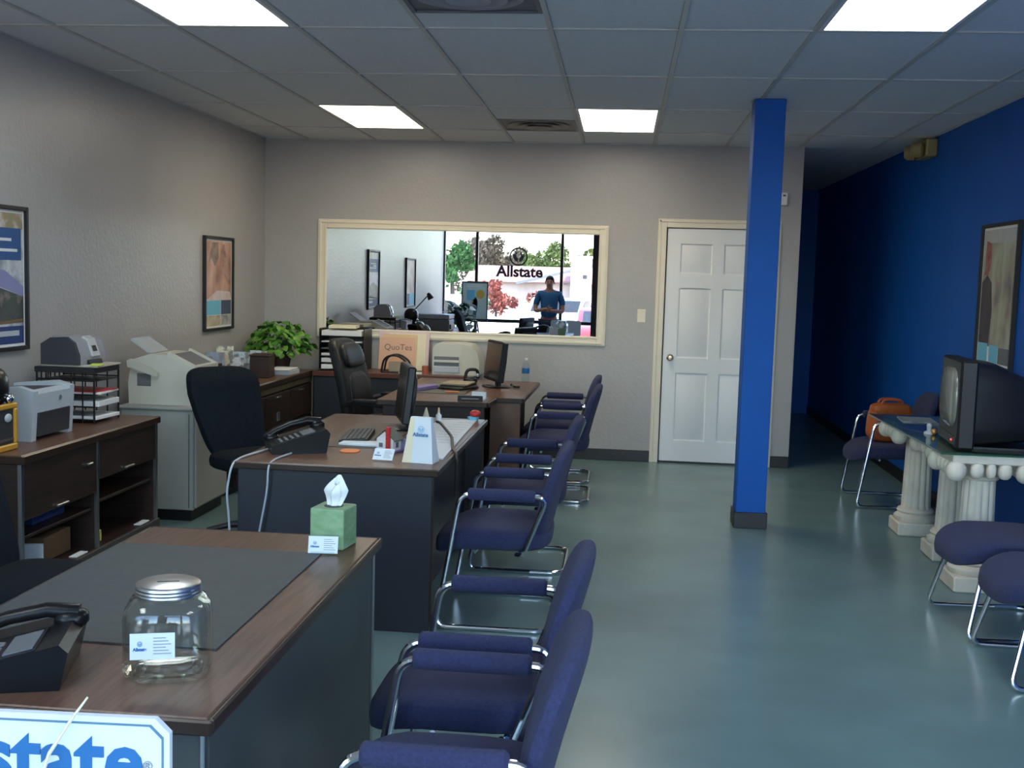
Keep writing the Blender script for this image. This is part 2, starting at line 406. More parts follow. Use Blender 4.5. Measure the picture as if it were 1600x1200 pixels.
# stiles and rails proud of the slab
st = .115; mid = .05
rows = [(.20, .80), (.93, 1.54), (1.66, 1.92)]
zs = [z0]+[q for r in rows for q in r]+[z1]
def rail(x0, x1, a, b_): s_.box(x0, .004, a, x1, .022, b_)
rail(-sw, -sw+st, z0, z1); rail(sw-st, sw, z0, z1); rail(-mid, mid, z0, z1)
for k in range(0, len(zs), 2):
    rail(-sw+st, -mid, zs[k], zs[k+1]); rail(mid, sw-st, zs[k], zs[k+1])
slab = s_.build('slab', WHITE, d)
for (a, b_) in rows:
    for (x0, x1) in ((-sw+st, -mid), (mid, sw-st)):
        e = .010; k = .040
        q = MB(); V = [(x0+e, .0215, a+e), (x1-e, .0215, a+e), (x1-e, .0215, b_-e), (x0+e, .0215, b_-e), (x0+k, .0095, a+k), (x1-k, .0095, a+k), (x1-k, .0095, b_-k), (x0+k, .0095, b_-k)]
        q.add(V, [(4, 5, 6, 7), (0, 1, 5, 4), (1, 2, 6, 5), (2, 3, 7, 6), (3, 0, 4, 7)]); q.build('panel', WHITE, slab)
kn = MB().lathe([(.0, -.062), (.018, -.060), (.027, -.048), (.027, -.038), (.014, -.028), (.011, -.010), (.030, -.006), (.032, .010)], 20, M=TR(-sw+.06, 0, .93) @ RX(-PI/2))
kn.build('knob', BKNOB, d)
MB().box(-sw, .02, 0.0, sw, .06, .017).build('threshold_gap', DARKB, d)
# light switch and thermostat box on the back wall
t = thing('light_switch', 'ivory light switch plate on the wall left of the white door', 'switch', (.171, BW, 1.285))
MB().box(-.036, -.006, -.058, .036, 0, .058, .003).build('plate', CREAM, t); MB().box(-.006, -.016, -.012, .006, -.006, .012, .002).build('toggle', CREAM, t)
t = thing('wall_sensor', 'small white box high on the grey wall between pillar and hallway', 'sensor', (1.34, BW, 2.32))
MB().box(-.03, -.03, -.055, .03, 0, .055, .006).build('case', WHITET, t); MB().box(-.012, -.034, .02, .012, -.03, .035, .001).build('lens', MGREY, t)

# ------------------------------------------------------------------ mirror in its cream frame
mx0, mx1, mz0, mz1 = -2.72, -.137, 1.008, 2.056
t = thing('wall_mirror', 'wide mirror in a cream moulded frame on the back wall reflecting the shopfront', 'mirror', ((mx0+mx1)/2, BW, mz0))
w = (mx1-mx0)/2; h = mz1-mz0; fr = .082
for nm, (a, b_, c_, d_) in {'l': (-w, 0, -w+fr, h), 'r': (w-fr, 0, w, h), 't': (-w+fr, h-fr, w-fr, h), 'b': (-w+fr, 0, w-fr, fr)}.items():
    q = MB().box(a, -.022, b_, c_, 0, d_, .005)
    if nm in 'lr':
        s1 = -1 if nm == 'l' else 1
        q.box(s1*(w-.014), -.030, .014, s1*(w-.034), -.022, h-.014, .003).box(s1*(w-.062), -.028, .062, s1*(w-.078), -.022, h-.062, .003)
    else:
        for (o1, o2, yy) in ((.014, .034, -.030), (.062, .078, -.028)):
            if nm == 't': q.box(-w+o2, yy, h-o2, w-o2, -.022, h-o1, .003)
            else: q.box(-w+o2, yy, o1, w-o2, -.022, o2, .003)
    q.build('frame_rail', CREAM, t)
MB().box(-w+fr, -.008, fr, w-fr, -.002, h-fr).build('mirror_pane', MIRR, t)

# ------------------------------------------------------------------ shopfront behind the camera (seen in the mirror)
ZT = 2.62; SILL = .80
struct(MB().box(LW, FWY-.12, ZT, RW, FWY, 2.9).build('wall_front', WALL))
def storewin(name, x0, x1):
    wdw = struct(link(name, None, None, ((x0+x1)/2, FWY-.06, 0))); hw_ = (x1-x0)/2
    fm = MB()
    fm.box(-hw_, -.05, 0, -hw_+.025, .05, ZT, .004).box(hw_-.025, -.05, 0, hw_, .05, ZT, .004).box(-hw_+.025, -.05, 0, hw_-.025, .05, .09, .004).box(-hw_+.025, -.05, ZT-.05, hw_-.025, .05, ZT, .004).box(-hw_+.025, -.04, SILL-.03, hw_-.025, .04, SILL+.03, .004)
    fm.build('window_frame', BRONZE, wdw)
    MB().box(-hw_+.025, -.005, .09, hw_-.025, .005, SILL-.03).build('pane', PANE, wdw)
    MB().box(-hw_+.025, -.005, SILL+.03, hw_-.025, .005, ZT-.05).build('pane', PANE, wdw)
    return wdw
storewin('window_1', LW, -2.615); w2 = storewin('window_2', -2.615, -1.091); storewin('window_3', -1.091, -.52); storewin('window_4', .55, RW)
dr = struct(link('door_2', None, None, (.015, FWY-.06, 0)))
q = MB()
for sx in (-1, 1): q.box(sx*.535, -.06, 0, sx*.45, .06, ZT, .004).box(sx*.445, -.025, .01, sx*.36, .025, 2.15, .004)
q.box(-.45, -.06, 2.16, .45, .06, 2.22, .004).box(-.45, -.06, ZT-.05, .45, .06, ZT, .004).box(-.36, -.025, .01, .36, .025, .24, .004).box(-.36, -.025, 2.06, .36, .025, 2.15, .004)
q.build('door_frame', BRONZE, dr)
MB().box(-.36, -.005, .24, .36, .005, 2.06).build('pane', PANE, dr); MB().box(-.45, -.005, 2.22, .45, .005, ZT-.05).build('pane', PANE, dr)
MB().tube([(-.32, .03, .95), (-.32, .08, .95), (-.32, .08, 1.25), (-.32, .03, 1.25)], .012).build('handle', STEEL, dr)
# emblem: ring with two cupped hands; built as flat decal pieces (local x right, z up)
def emblem(parent, M, R, material, thick=.002):
    q = MB()
    def ring(u, v):
        a = 2*PI*u; k = [(R, -thick/2), (R, thick/2), (R*.84, thick/2), (R*.84, -thick/2)][int(round(v*4)) % 4]
        return M @ Vector((k[0]*math.cos(a), k[1], k[0]*math.sin(a)))
    q.grid(ring, 32, 4, wu=True, wv=True)
    for sx in (-1, 1):
        poly = [(sx*.06, -.62), (sx*.42, -.40), (sx*.62, .02), (sx*.55, .34), (sx*.44, .30), (sx*.44, .05), (sx*.30, .45), (sx*.20, .42), (sx*.26, .0), (sx*.08, -.2)]
        q.prism([(x*R, z*R) for x, z in poly], -thick/2, thick/2, M=M)
    return q.build('emblem', material, parent)
win_logo = emblem(w2, TR(-1.868-(-1.853), .012, 1.955), .165, INK)
text('Allstate', .27, INK, 'lettering', w2, TR(-1.842+1.853, .012, 1.60) @ RX(PI/2), .002, .009)

# ================================================================== GUEST CHAIRS (front = -x, root on the floor under the arms)
def make_guest(arms=True):
    t = thing('guest_chair', '', 'chair', (0, 0, 0), 0, 'navy sled-base guest chairs')
    hw = .288; r = .0115
    for s in (-1, 1):
        y = s*hw
        if arms:
            pts = fillet([(.07, s*.235, .345), (.10, y, .352), (.205, y, .622), (-.185, y, .622), (-.285, y, .0125), (.05, y, .0125)], .055, 7)
            def pad(u, v, y=y):
                a = 2*PI*u; k = [(-.152, 0), (-.150, .020), (-.142, .027), (.142, .027), (.150, .020), (.152, 0)][int(round(v*5))]
                return (k[0], y+k[1]*math.cos(a), .624+k[1]*math.sin(a))
            MB().grid(pad, 14, 6, wu=True).build('arm_pad', FAB, t)
        else:
            y = s*hw; pts = fillet([(.14, s*.225, .345), (-.205, s*.225, .340), (-.285, y, .0125), (.05, y, .0125)], .055, 7)
        MB().tube(pts, r, 10).build('side_tube', CHROME, t)
    back = fillet([(.05, -hw, .0125), (.225, -hw, .0125), (.225, hw, .0125), (.05, hw, .0125)], .10, 7)
    MB().tube(back, r, 10).build('floor_bar', CHROME, t)
    MB().tube([(.085, -hw+.05, .348), (.085, hw-.05, .348)], r, 8).tube([(-.12, -.22, .346), (-.12, .22, .346)], .009, 8).build('seat_bar', CHROME, t)
    def fs(x, y, z):  # rounded waterfall front, slight dish
        k = (x+.05)/.27
        if x < -.12: z -= (-.12-x)**2*1.6
        return (x, y*(1-.12*max(0, -k)**3), z-.010*math.cos(y*5)*math.cos(x*5))
    MB().sup((-.052, 0, .412), (.272, .268, .060), .52, .5, 36, 15, fs).build('seat', FAB, t)
    def fb(x, y, z):
        # x thickness, z height: lean back and cup
        q = (z-.36)/.46
        return (.165+x+.10*q*q*.55+.06*q-.9*y*y*.35, y*(1.0+.06*math.sin(q*3)), z)
    MB().sup((0, 0, .605), (.040, .245, .226), .72, .6, 28, 21, fb).build('backrest', FAB, t)
    MB().box(.10, -.03, .340, .19, .03, .352, .003).box(.175, -.03, .345, .19, .03, .46, .003).build('back_bracket', BLK, t)
    return t
guest = make_guest(); guest2 = make_guest(False)
gl = [((-.34, 2.43), 'navy fabric chair at the coin jar desk, on its shopfront side', 0), ((-.35, 3.14), 'navy fabric chair at the coin jar desk, on the tissue box side', 0),
      ((-.50, 5.17), 'navy fabric chair at the middle desk, beside the white tent card', 0), ((-.49, 6.19), 'navy fabric chair at the middle desk, on its far side from the tent card', 0),
      ((-.42, 8.16), 'navy fabric chair at the far desk, facing the business card holder', 0), ((-.44, 8.93), 'navy fabric chair closest to the back wall beside the far desk', 0),
      ((2.02, 8.48), 'navy sled-base chair against the blue wall holding the orange bag', 0),
      ((1.88, 5.43), 'armless navy sled-base chair against the blue wall next to the plaster columns', .05), ((1.89, 4.79), 'armless navy sled-base chair against the blue wall, second from the plaster columns', -.03)]
for k, ((x, y), lab, rz) in enumerate(gl):
    if k == 0: guest.location = (x, y, 0); guest.rotation_euler.z = rz; guest['label'] = lab
    elif k == 7: guest2.location = (x, y, 0); guest2.rotation_euler.z = rz; guest2['label'] = lab
    else: dup(guest2 if k == 8 else guest, (x, y, 0), rz, lab)

# ================================================================== EXECUTIVE CHAIRS (front = +x)
def make_exec(label, loc, rz, fabric, head=True, zs=1.0, arms=True):
    t = thing('office_chair', label, 'office chair', loc, rz)
    for k in range(5):
        a = 2*PI*k/5+.3; ca, sa = math.cos(a), math.sin(a)
        leg = MB().tube([(.03*ca, .03*sa, .10), (.16*ca, .16*sa, .095), (.30*ca, .30*sa, .065)], [.024, .020, .014], 8).build('base_arm', BLK, t)
        MB().tube([(.30*ca-.022*sa, .30*sa+.022*ca, .028), (.30*ca+.022*sa, .30*sa-.022*ca, .028)], .028, 14).build('caster', BLK, leg)
    MB().lathe([(.0, .06), (.035, .06), (.035, .12), (.024, .13), (.024, .36), (.03, .37), (.03, .40), (0, .40)], 14).build('gas_lift', BLK, t)
    MB().box(-.12, -.10, .395, .12, .10, .42, .008).build('seat_plate', BLK, t)
    def fs(x, y, z):
        if x > .1: z -= (x-.1)**2*1.2
        return (x, y, z)
    MB().sup((.02, 0, .475), (.26, .25, .06), .45, .55, 28, 13, fs).build('seat', fabric, t)
    def fb(x, y, z):
        q = (z-.46)/.62
        if not head: return (-.21+x-.23*q+.25*y*y+(.022*math.exp(-((q-.88)/.13)**2)), y*(.78+.30*q), .45+(z-.45)*zs)
        return (-.22+x-.15*q+.03*math.sin(q*PI)+.25*y*y, y*(1.02-.10*q+.04*math.sin(q*PI)), z)
    MB().sup((0, 0, .775), (.05, .245, .325), .42, .45, 28, 21, fb).build('backrest', fabric, t)
    if head:
        def fh(x, y, z):
            X, Y, Z = fb(x, y, z); return (X+.052, Y*.86, Z)
        MB().sup((0, 0, .98), (.032, .215, .09), .5, .6, 24, 11, fh).build('headrest_pillow', fabric, t)
        MB().sup((0, 0, .66), (.030, .21, .20), .5, .5, 24, 11, lambda x, y, z: (fb(x, y, z)[0]+.034, fb(x, y, z)[1]*.86, z)).build('lumbar_pillow', fabric, t)
    MB().tube(fillet([(-.10, 0, .405), (-.24, 0, .41), (-.30, 0, .60)], .06), .02, 8).build('back_stem', BLK, t)
    for s in (-1, 1) if arms else ():
        y = s*.285
        MB().tube(fillet([(.10, s*.22, .415), (.12, y, .43), (.14, y, .64), (-.16, y, .66), (-.23, s*.24, .62)], .05, 6), .016, 10).build('arm_frame', BLK, t)
        MB().sup((.0, y, .668), (.15, .030, .018), .5, .7, 18, 9).build('arm_pad', fabric, t)
    return t
make_exec('black office chair at the coin jar desk beside the long credenza', (-1.95, 3.60, 0), -.05, FABB, False, 1.0, False)
make_exec('black fabric high-back office chair between middle desk and grey steel cabinet', (-2.08, 6.34, 0), -.62, FABB, False, .84, False)
make_exec('black leather executive chair with headrest behind the far desk', (-1.72, 8.14, 0), -.16, LEATHER)

# ================================================================== DESKS
def desk(label, x0, x1, y0, y1, h, panel, loc_name='office_desk'):
    """long axis y; knee side at -x; visitor side +x"""
    cx, cy = (x0+x1)/2, (y0+y1)/2; hx, hy = (x1-x0)/2, (y1-y0)/2
    t = thing(loc_name, label, 'desk', (cx, cy, 0))
    MB().box(-hx, -hy, h-.028, hx, hy, h, .004).build('desktop', WOOD, t)
    e = MB()
    e.box(hx, -hy, h-.032, hx+.012, hy, h-.001, .004).box(-hx-.012, -hy, h-.032, -hx, hy, h-.001, .004).box(-hx-.012, -hy-.012, h-.032, hx+.012, -hy, h-.001, .004).box(-hx-.012, hy, h-.032, hx+.012, hy+.012, h-.001, .004)
    e.build('edge_band', WEDGE, t)
    ins = .012
    MB().box(-hx+ins, -hy+ins, .0, hx-ins, -hy+ins+.028, h-.03, .003).build('end_panel', panel, t)
    MB().box(-hx+ins, hy-ins-.028, .0, hx-ins, hy-ins, h-.03, .003).build('end_panel', panel, t)
    rc = 0 if panel is DESKG else .10   # the middle desk has a visitor overhang
    MB().box(hx-ins-.022-rc, -hy+ins+.028, .05, hx-ins-rc, hy-ins-.028, h-.03, .003).build('modesty_panel', panel, t)
    for s in (-1, 1):   # trim strip at the visible corners
        MB().box(hx-ins-.006, s*(hy-ins)-.006, 0, hx-ins+.004, s*(hy-ins)+.006, h-.032, .002).build('corner_strip', STEEL if panel is DESKG else WEDGE, t)
    # drawer pedestal on the knee side
    pd = MB().box(-hx+.03, hy-.45, .06, hx-.15, hy-.042, h-.03, .003).build('pedestal', WDARK, t)
    for k in range(3):
        z0 = .08+k*.205
        dw = MB().box(-hx+.012, hy-.44, z0, -hx+.03, hy-.05, z0+.195, .003).build('drawer', WDARK, t)
        MB().box(-hx+.0, hy-.30, z0+.15, -hx+.012, hy-.19, z0+.162, .003).build('pull', STEEL, dw)
    return t
desk('walnut-top desk with grey panels carrying the coin jar and tissue box', -1.506, -.752, 1.99, 3.49, .74, DESKG)
desk('walnut-top desk with charcoal panels carrying the toy house and tent card', -1.69, -.782, 4.79, 6.58, .74, DESKP)
# far desk: top with a step on the corner towards the visitor side
t = thing('office_desk', 'walnut executive desk with stepped corner carrying the monitor and water bottle by the back wall', 'desk', (-1.2, 8.2, 0))
poly = [(-.42, -.80), (.32, -.74), (.34, -.40), (.53, -.40), (.545, .92), (-.42, .92)]
MB().prism(poly, .712, .74, 'z').build('desktop', WOOD, t)
e = MB()
for a, b_ in zip(poly, poly[1:]+poly[:1]):
    a = Vector((*a, 0)); b_ = Vector((*b_, 0)); dv = (b_-a); L = dv.length
    e.box(0, -.010, .706, L, .0, .739, .003, M=TR(a.x, a.y, 0) @ RZ(math.atan2(dv.y, dv.x)))
e.build('edge_band', WEDGE, t)
MB().box(-.40, -.72, 0, .30, -.69, .71, .003).build('end_panel', WDARK, t)
MB().box(.30, -.388, 0, .515, -.362, .71, .003).build('end_panel', WOODX, t)
MB().box(-.38, .86, 0, .44, .885, .71, .003).build('end_panel', WDARK, t)
MB().box(.32, -.36, .05, .345, .86, .71, .003).build('modesty_panel', WDARK, t)
pd = MB().box(-.36, .40, .06, .26, .84, .71, .003).build('pedestal', WDARK, t)
for k in range(3):
    dw = MB().box(-.38, .41, .08+k*.205, -.36, .83, .275+k*.205, .003).build('drawer', WDARK, t); MB().box(-.392, .56, .23+k*.205, -.38, .68, .242+k*.205, .003).build('pull', STEEL, dw)

# ================================================================== CREDENZAS AND CABINET ALONG THE LEFT WALL
t = thing('credenza', 'dark walnut credenza with open shelves under drawers, laser printer on top', 'credenza', (-2.90, 5.40, 0))
hx, hy = .285, .735
MB().box(-hx, -hy, .712, hx, hy, .74, .004).build('top', WOOD, t)
MB().box(hx, -hy, .700, hx+.012, hy, .738, .004).box(-hx, -hy-.012, .700, hx+.012, -hy, .738, .004).box(-hx, hy, .700, hx+.012, hy+.012, .738, .004).build('edge_band', WEDGE, t)
for y in (-hy+.012, hy-.012): MB().box(-hx, y-.012, .09, hx-.02, y+.012, .71, .002).build('side_panel', WDARK, t)
MB().box(-hx, -hy+.024, .09, -hx+.012, hy-.024, .71).build('back_panel', WDARK, t)
MB().box(-hx+.012, -.012, .15, hx-.02, .012, .71).build('divider', WDARK, t)
for y in (-hy+.012, 0, hy-.012): MB().box(hx-.02, y-.012, .0 if y else .15, hx-.002, y+.012, .71, .002).build('post', STEEL, t)
MB().box(-hx+.012, -hy+.024, .125, hx-.004, hy-.024, .150, .002).build('bottom_shelf', WDARK, t)
MB().box(hx-.004, -hy, .100, hx+.010, hy, .150, .002).build('base_rail', mat('grey_brown_rail', (.075, .068, .06), .4, var=.1), t)
MB().box(-hx+.012, -hy+.024, .345, hx-.03, -.012, .36, .002).build('shelf', WDARK, t)
MB().box(-hx+.012, .012, .37, hx-.03, hy-.024, .385, .002).build('shelf', WDARK, t)
def drawer(parent, x, y0, y1, z0, z1, pulls, n='drawer'):
    dw = MB().box(x-.018, y0, z0, x, y1, z1, .003).build(n, WDARK, parent)
    for (py, pz, w) in pulls: MB().box(x, py-w/2, pz-.006, x+.014, py+w/2, pz+.006, .003).build('pull', STEEL, dw)
    return dw
drawer(t, hx-.002, -hy+.026, -.014, .44, .70, [(-.38, .455, .11), (-.10, .60, .05)])
drawer(t, hx-.002, .014, hy-.026, .50, .70, [(.35, .515, .11)])
# things inside and on its lower rail
tag(MB().box(-.11, -.010, 0, .03, .010, .125, .002).build('white_box', PAPERB, None, (-2.70, 4.94, .150), .25), 'small white box standing on the lower credenza shelf', 'box')
tag(MB().box(-.10, -.13, 0, .10, .13, .12, .004).build('cardboard_box', CARDB, None, (-2.83, 5.20, .150), 0), 'brown cardboard box lying deep in the lower credenza shelf', 'box')
tag(MB().box(-.05, -.045, 0, .05, .045, .06, .004).build('note_pads', YPAP, None, (-2.72, 5.50, .150), 0), 'stack of yellow note pads on the lower credenza shelf', 'note pad')
for k, y in enumerate((4.78, 5.24, 5.98)):
    tag(MB().box(-.02, -.06, 0, .02, .06, .006, .001).build('paper_label', PAPER, None, (-2.645, y, .150), 0), ['white paper strip on the credenza bottom shelf by the white box', 'white paper strip on the credenza bottom shelf beside the middle post', 'white paper strip on the credenza bottom shelf by the grey cabinet'][k], 'paper', 'paper strips on the credenza shelf')
tag(MB().box(-.10, -.15, 0, .10, .15, .05, .003).build('blue_binder', NAVYI, None, (-2.82, 5.10, .360), 0), 'navy binder lying on the middle credenza shelf', 'binder')

# grey steel cabinet with the fax machine
CT = .70
t = thing('steel_cabinet', 'putty grey steel storage cabinet with a fax machine on top', 'cabinet', (-2.865, 6.99, 0))
hx, hy = .235, .285
MB().box(-hx+.02, -hy+.02, 0, hx-.02, hy-.02, .07).build('plinth', BLK, t)
MB().box(-hx, -hy, .07, hx, hy, CT, .006).build('body', PUTTY, t)
MB().box(hx, -hy+.012, .085, hx+.016, hy-.012, CT-.015, .004).build('door', PUTTY, t)
MB().box(hx-.030, -hy-.003, .085, hx-.026, -hy, CT-.02).build('seam', DGREY, t)
MB().box(-hx-.01, -hy-.02, CT, hx+.01, hy+.01, CT+.022, .008).build('top', PUTTY, t)
t = thing('fax_machine', 'bulky beige fax machine with sloped front on the grey steel cabinet', 'fax machine', (-2.865, 6.99, CT+.022))
# profile in x-z, extruded along y; front (+x) slopes
body = [(-.22, .0), (.19, .0), (.20, .09), (.215, .20), (.215, .225), (.03, .315), (-.08, .32), (-.20, .28), (-.225, .14)]
MB().prism(body, -.20, .20).build('body', BEIGE, t)
MB().prism([(-.215, .235), (-.02, .175), (-.02, .205), (-.05, .225), (-.20, .285), (-.22, .275)], -.235, -.20).build('side_handle', BEIGE, t)
MB().prism([(.045, .312), (.20, .237), (.20, .244), (.045, .319)], -.155, .155).build('output_tray', MGREY, t)
q = MB()
q.prism([(.03, .314), (.215, .224), (.216, .247), (.03, .336)], -.195, -.155).prism([(.03, .314), (.215, .224), (.216, .247), (.03, .336)], .155, .195)
q.prism([(.19, .237), (.215, .224), (.216, .247), (.195, .255)], -.155, .155); q.build('tray_rim', BEIGE, t)
MB().box(-.165, -.203, .115, -.075, -.199, .195, .001).build('grille', MGREY, t)
MB().prism([(.19, .02), (.27, .05), (.27, .062), (.19, .055)], -.15, .15).build('front_tray', BEIGE, t)
MB().box(-.236, -.12, .02, -.222, .0, .11, .003).build('side_hatch', GREYP, t)
MB().prism([(-.12, .32), (-.24, .40), (-.235, .41), (-.10, .322)], -.14, .14).build('paper_guide', GREYP, t)

# lateral file credenza behind the second desk
t = thing('file_credenza', 'dark walnut file credenza with drawers holding brochures and plant', 'credenza', (-2.925, 8.53, 0))
hx, hy = .275, .98; H = .74
MB().box(-hx, -hy, H-.03, hx, hy, H, .004).build('top', WOOD, t)
MB().box(hx, -hy, H-.045, hx+.012, hy, H-.002, .004).build('edge_band', WEDGE, t)
MB().box(-hx, -hy+.01, .06, hx-.02, hy-.01, H-.03).build('body', WDARK, t)
MB().box(-hx+.02, -hy+.03, 0, hx-.06, hy-.03, .06).build('plinth', BLK, t)
MB().box(hx-.02, hy-.035, .0, hx+.006, hy-.01, H-.045, .002).build('corner_post', mat('tan_corner_post', (.30, .22, .15), .4, var=.06), t)
for k in range(3):
    y0 = -hy+.02+k*.635; y1 = y0+.62
    for z0, z1 in ((.09, .36), (.375, .63)):
        dw = MB().box(hx-.02, y0, z0, hx-.002, min(y1, hy-.04), z1, .003).build('drawer', WDARK, t)
        MB().box(hx-.002, (y0+y1)/2-.05, z1-.035, hx+.012, (y0+y1)/2+.05, z1-.023, .003).build('pull', STEEL, dw)
        if k < 2 and z0 > .2:
            lf = MB(); yy = (y0+y1)/2
            for (a, b_, c_, d_) in ((-.03, .10, .03, .106), (-.03, .04, .03, .046), (-.03, .046, -.022, .10), (.022, .046, .03, .10)): lf.box(hx-.002, yy+a, z0+b_, hx+.004, yy+c_, z0+d_)
            lf.build('label_frame', STEEL, dw)
MB().box(hx-.02, -hy+.02, .645, hx-.001, hy-.04, .69, .003).build('front_rail', mat('olive_rail', (.09, .075, .04), .4, var=.1), t)

# back credenza under the mirror
t = thing('credenza', 'long dark credenza under the mirror carrying paper rack, pink folders and printer', 'credenza', (-1.93, 9.625, 0))
hx, hy = .70, .228; H = .74
MB().box(-hx, -hy, H-.032, hx, hy, H, .004).build('top', WOODX, t)
MB().box(-hx, -hy-.012, H-.045, hx, -hy, H-.002, .004).build('edge_band', mat('red_brown_edge', (.11, .035, .022), .35, var=.1), t)
MB().box(-hx+.01, -hy+.02, .05, hx-.01, hy, H-.032).build('body', DESKP, t)
MB().box(-hx+.03, -hy+.05, 0, hx-.03, hy-.02, .05).build('plinth', BLK, t)
for k in range(3): MB().box(-hx+.015+k*.46, -hy+.002, .07, -hx+.465+k*.46, -hy+.02, H-.05, .003).build('door', DESKP, t)

# ================================================================== THINGS ON THE COIN JAR DESK
ZD = .7405
tag(MB().prism([(-1.50, 2.36), (-.872, 2.36), (-.872, 3.245), (-1.50, 3.245)], ZD, ZD+.004, 'z').build('desk_mat', MATM), 'large grey desk mat on the coin jar desk', 'desk mat')
def phone(label, loc, rz, sc_=1.0):
    """desk phone; wedge facing -x, handset on its left"""
    t = thing('desk_phone', label, 'telephone', loc, rz)
    MB().prism([(-.12, 0), (.10, 0), (.115, .08), (.10, .098), (-.12, .034)], -.105, .105).build('base', BLKG, t)
    MB().prism([(-.10, .0400), (.06, .0866), (.06, .0890), (-.10, .0425)], -.10, .03).build('face', BLK, t)
    MB().prism([(.005, .0715), (.055, .0860), (.055, .0905), (.005, .0760)], -.09, .01).build('display', MGREY, t)
    for i in range(4):
        for j in range(3):
            x = -.085+.022*i; z = .0415+.0465*(x+.10)/.16
            MB().box(x, -.085+.03*j, z, x+.013, -.065+.03*j, z+.006, .002).build('key', MGREY, t)
    q = MB().tube([(-.115, .068, .050), (-.08, .068, .072), (-.02, .068, .098), (.05, .068, .114), (.105, .068, .106)], [.018, .017, .016, .017, .020], 12)
    q.sup((-.10, .068, .044), (.032, .029, .020), .8, .8, 14, 8).sup((.092, .068, .094), (.032, .030, .022), .8, .8, 14, 8); q.build('handset', BLKG, t)
    t.scale = (sc_, sc_, sc_)
    return t
phone('black desk phone on the coin jar desk', (-1.235, 2.155, ZD), .30, 1.15).scale.z = .95
# coin jar
t = thing('coin_jar', 'square glass coin jar with metal slotted lid and business card label', 'jar', (-.922, 2.215, ZD), .30)
t.scale = (1.12, 1.12, 1.2)
prof = [(.0, .004), (.066, .001), (.076, .006), (.080, .016), (.080, .105), (.077, .120), (.068, .133), (.056, .139), (.056, .150)]
inn = [(r-.004 if r > .01 else r, z+(.006 if z < .02 else 0)) for r, z in prof][::-1]
jm = MB().lathe(prof+[(.053, .1505)]+inn, 48, sq=3.2)
jm.build('glass', JARG, t)
for k, (r, z) in enumerate(((.060, .0085), (.045, .0125))):
    MB().tube([(r*math.cos(a)*(abs(math.cos(a))**3+abs(math.sin(a))**3)**(-1/3), r*math.sin(a)*(abs(math.cos(a))**3+abs(math.sin(a))**3)**(-1/3), z) for a in [2*PI*i/32 for i in range(32)]], .002, 6, closed=True).build('base_ridge', JARG, t)
lid = MB().lathe([(.0, .162), (.054, .162), (.0585, .160), (.060, .156), (.0588, .153), (.0600, .150), (.0588, .147), (.0600, .144), (.0588, .1415)], 40).build('lid', STEEL, t)
MB().box(-.020, -.002, .1615, .020, .002, .1628, .0005).build('slot', INK, lid)
MB().tube([(.058, -.02, .136), (.067, -.028, .133), (.074, -.02, .130), (.070, -.008, .130), (.062, .0, .133), (.058, -.010, .137)], .0035, 6, closed=True).build('knot', CREAMP, t)
def bizcard(parent, M, w=.089, h=.051):
    c = MB().prism([(-w/2, -h/2), (w/2, -h/2), (w/2, h/2), (-w/2, h/2)], -.0006, .0006, M=M).build('card', PAPERB, parent)
    emblem(c, M @ TR(-w*.28, -.0010, h*.10), h*.10, BLUEI, .0006)
    text('Allstate', h*.17, BLUEI, 'lettering', c, M @ TR(-w*.28, -.0010, -h*.16) @ RX(PI/2), .0005, .0004)
    q = MB()
    for k in range(6): q.prism([(w*.02, h*(.30-k*.12)), (w*(.30+.12*((k*7) % 3)/2), h*(.30-k*.12)), (w*(.30+.12*((k*7) % 3)/2), h*(.335-k*.12)), (w*.02, h*(.335-k*.12))], -.0012, -.0006, M=M)
    q.build('print_lines', GINK, c); return c
bizcard(t, TR(-.020, -.0812, .072), .078, .045)
t = thing('tissue_box', 'green patterned tissue box with a white tissue sticking out', 'tissue box', (-.868, 3.365, ZD), -.14)
MB().box(-.055, -.055, 0, .055, .055, .125, .003).build('carton', GREENB, t)
MB().lathe([(.0, 0), (.030, 0), (.030, .0012), (.0, .0012)], 20, (0, 0, .1252)).build('opening', INK, t)
def tis(u, v):
    a = 2*PI*u; r = (.020+.028*v)*(1+.35*math.sin(3*a)+.15*math.sin(7*a+1))*(1-.72*max(0, v-.55)/.45)
    return (r*math.cos(a)*.9+.012*v, r*math.sin(a)*.35+.006*math.sin(6*v), .1255+.082*v*(1+.20*math.sin(a+.4)))
MB().grid(tis, 32, 10, wu=True).build('tissue', TISSUE, t)
def card_stand(label, loc, rz):
    t = thing('business_card', label, 'business card', loc, rz)
    bizcard(t, TR(0, 0, .030) @ RX(math.radians(-14)) @ TR(0, 0, 0))
    MB().prism([(-.012, 0), (.030, 0), (.030, .004), (.0, .004), (.012, .03), (.008, .03), (-.006, .004), (-.012, .012)], -.035, .035, 'x').build('holder', PANE, t)
    return t
card_stand('white business card leaning in a clear holder before the tissue box', (-.868, 3.245, ZD), .10)
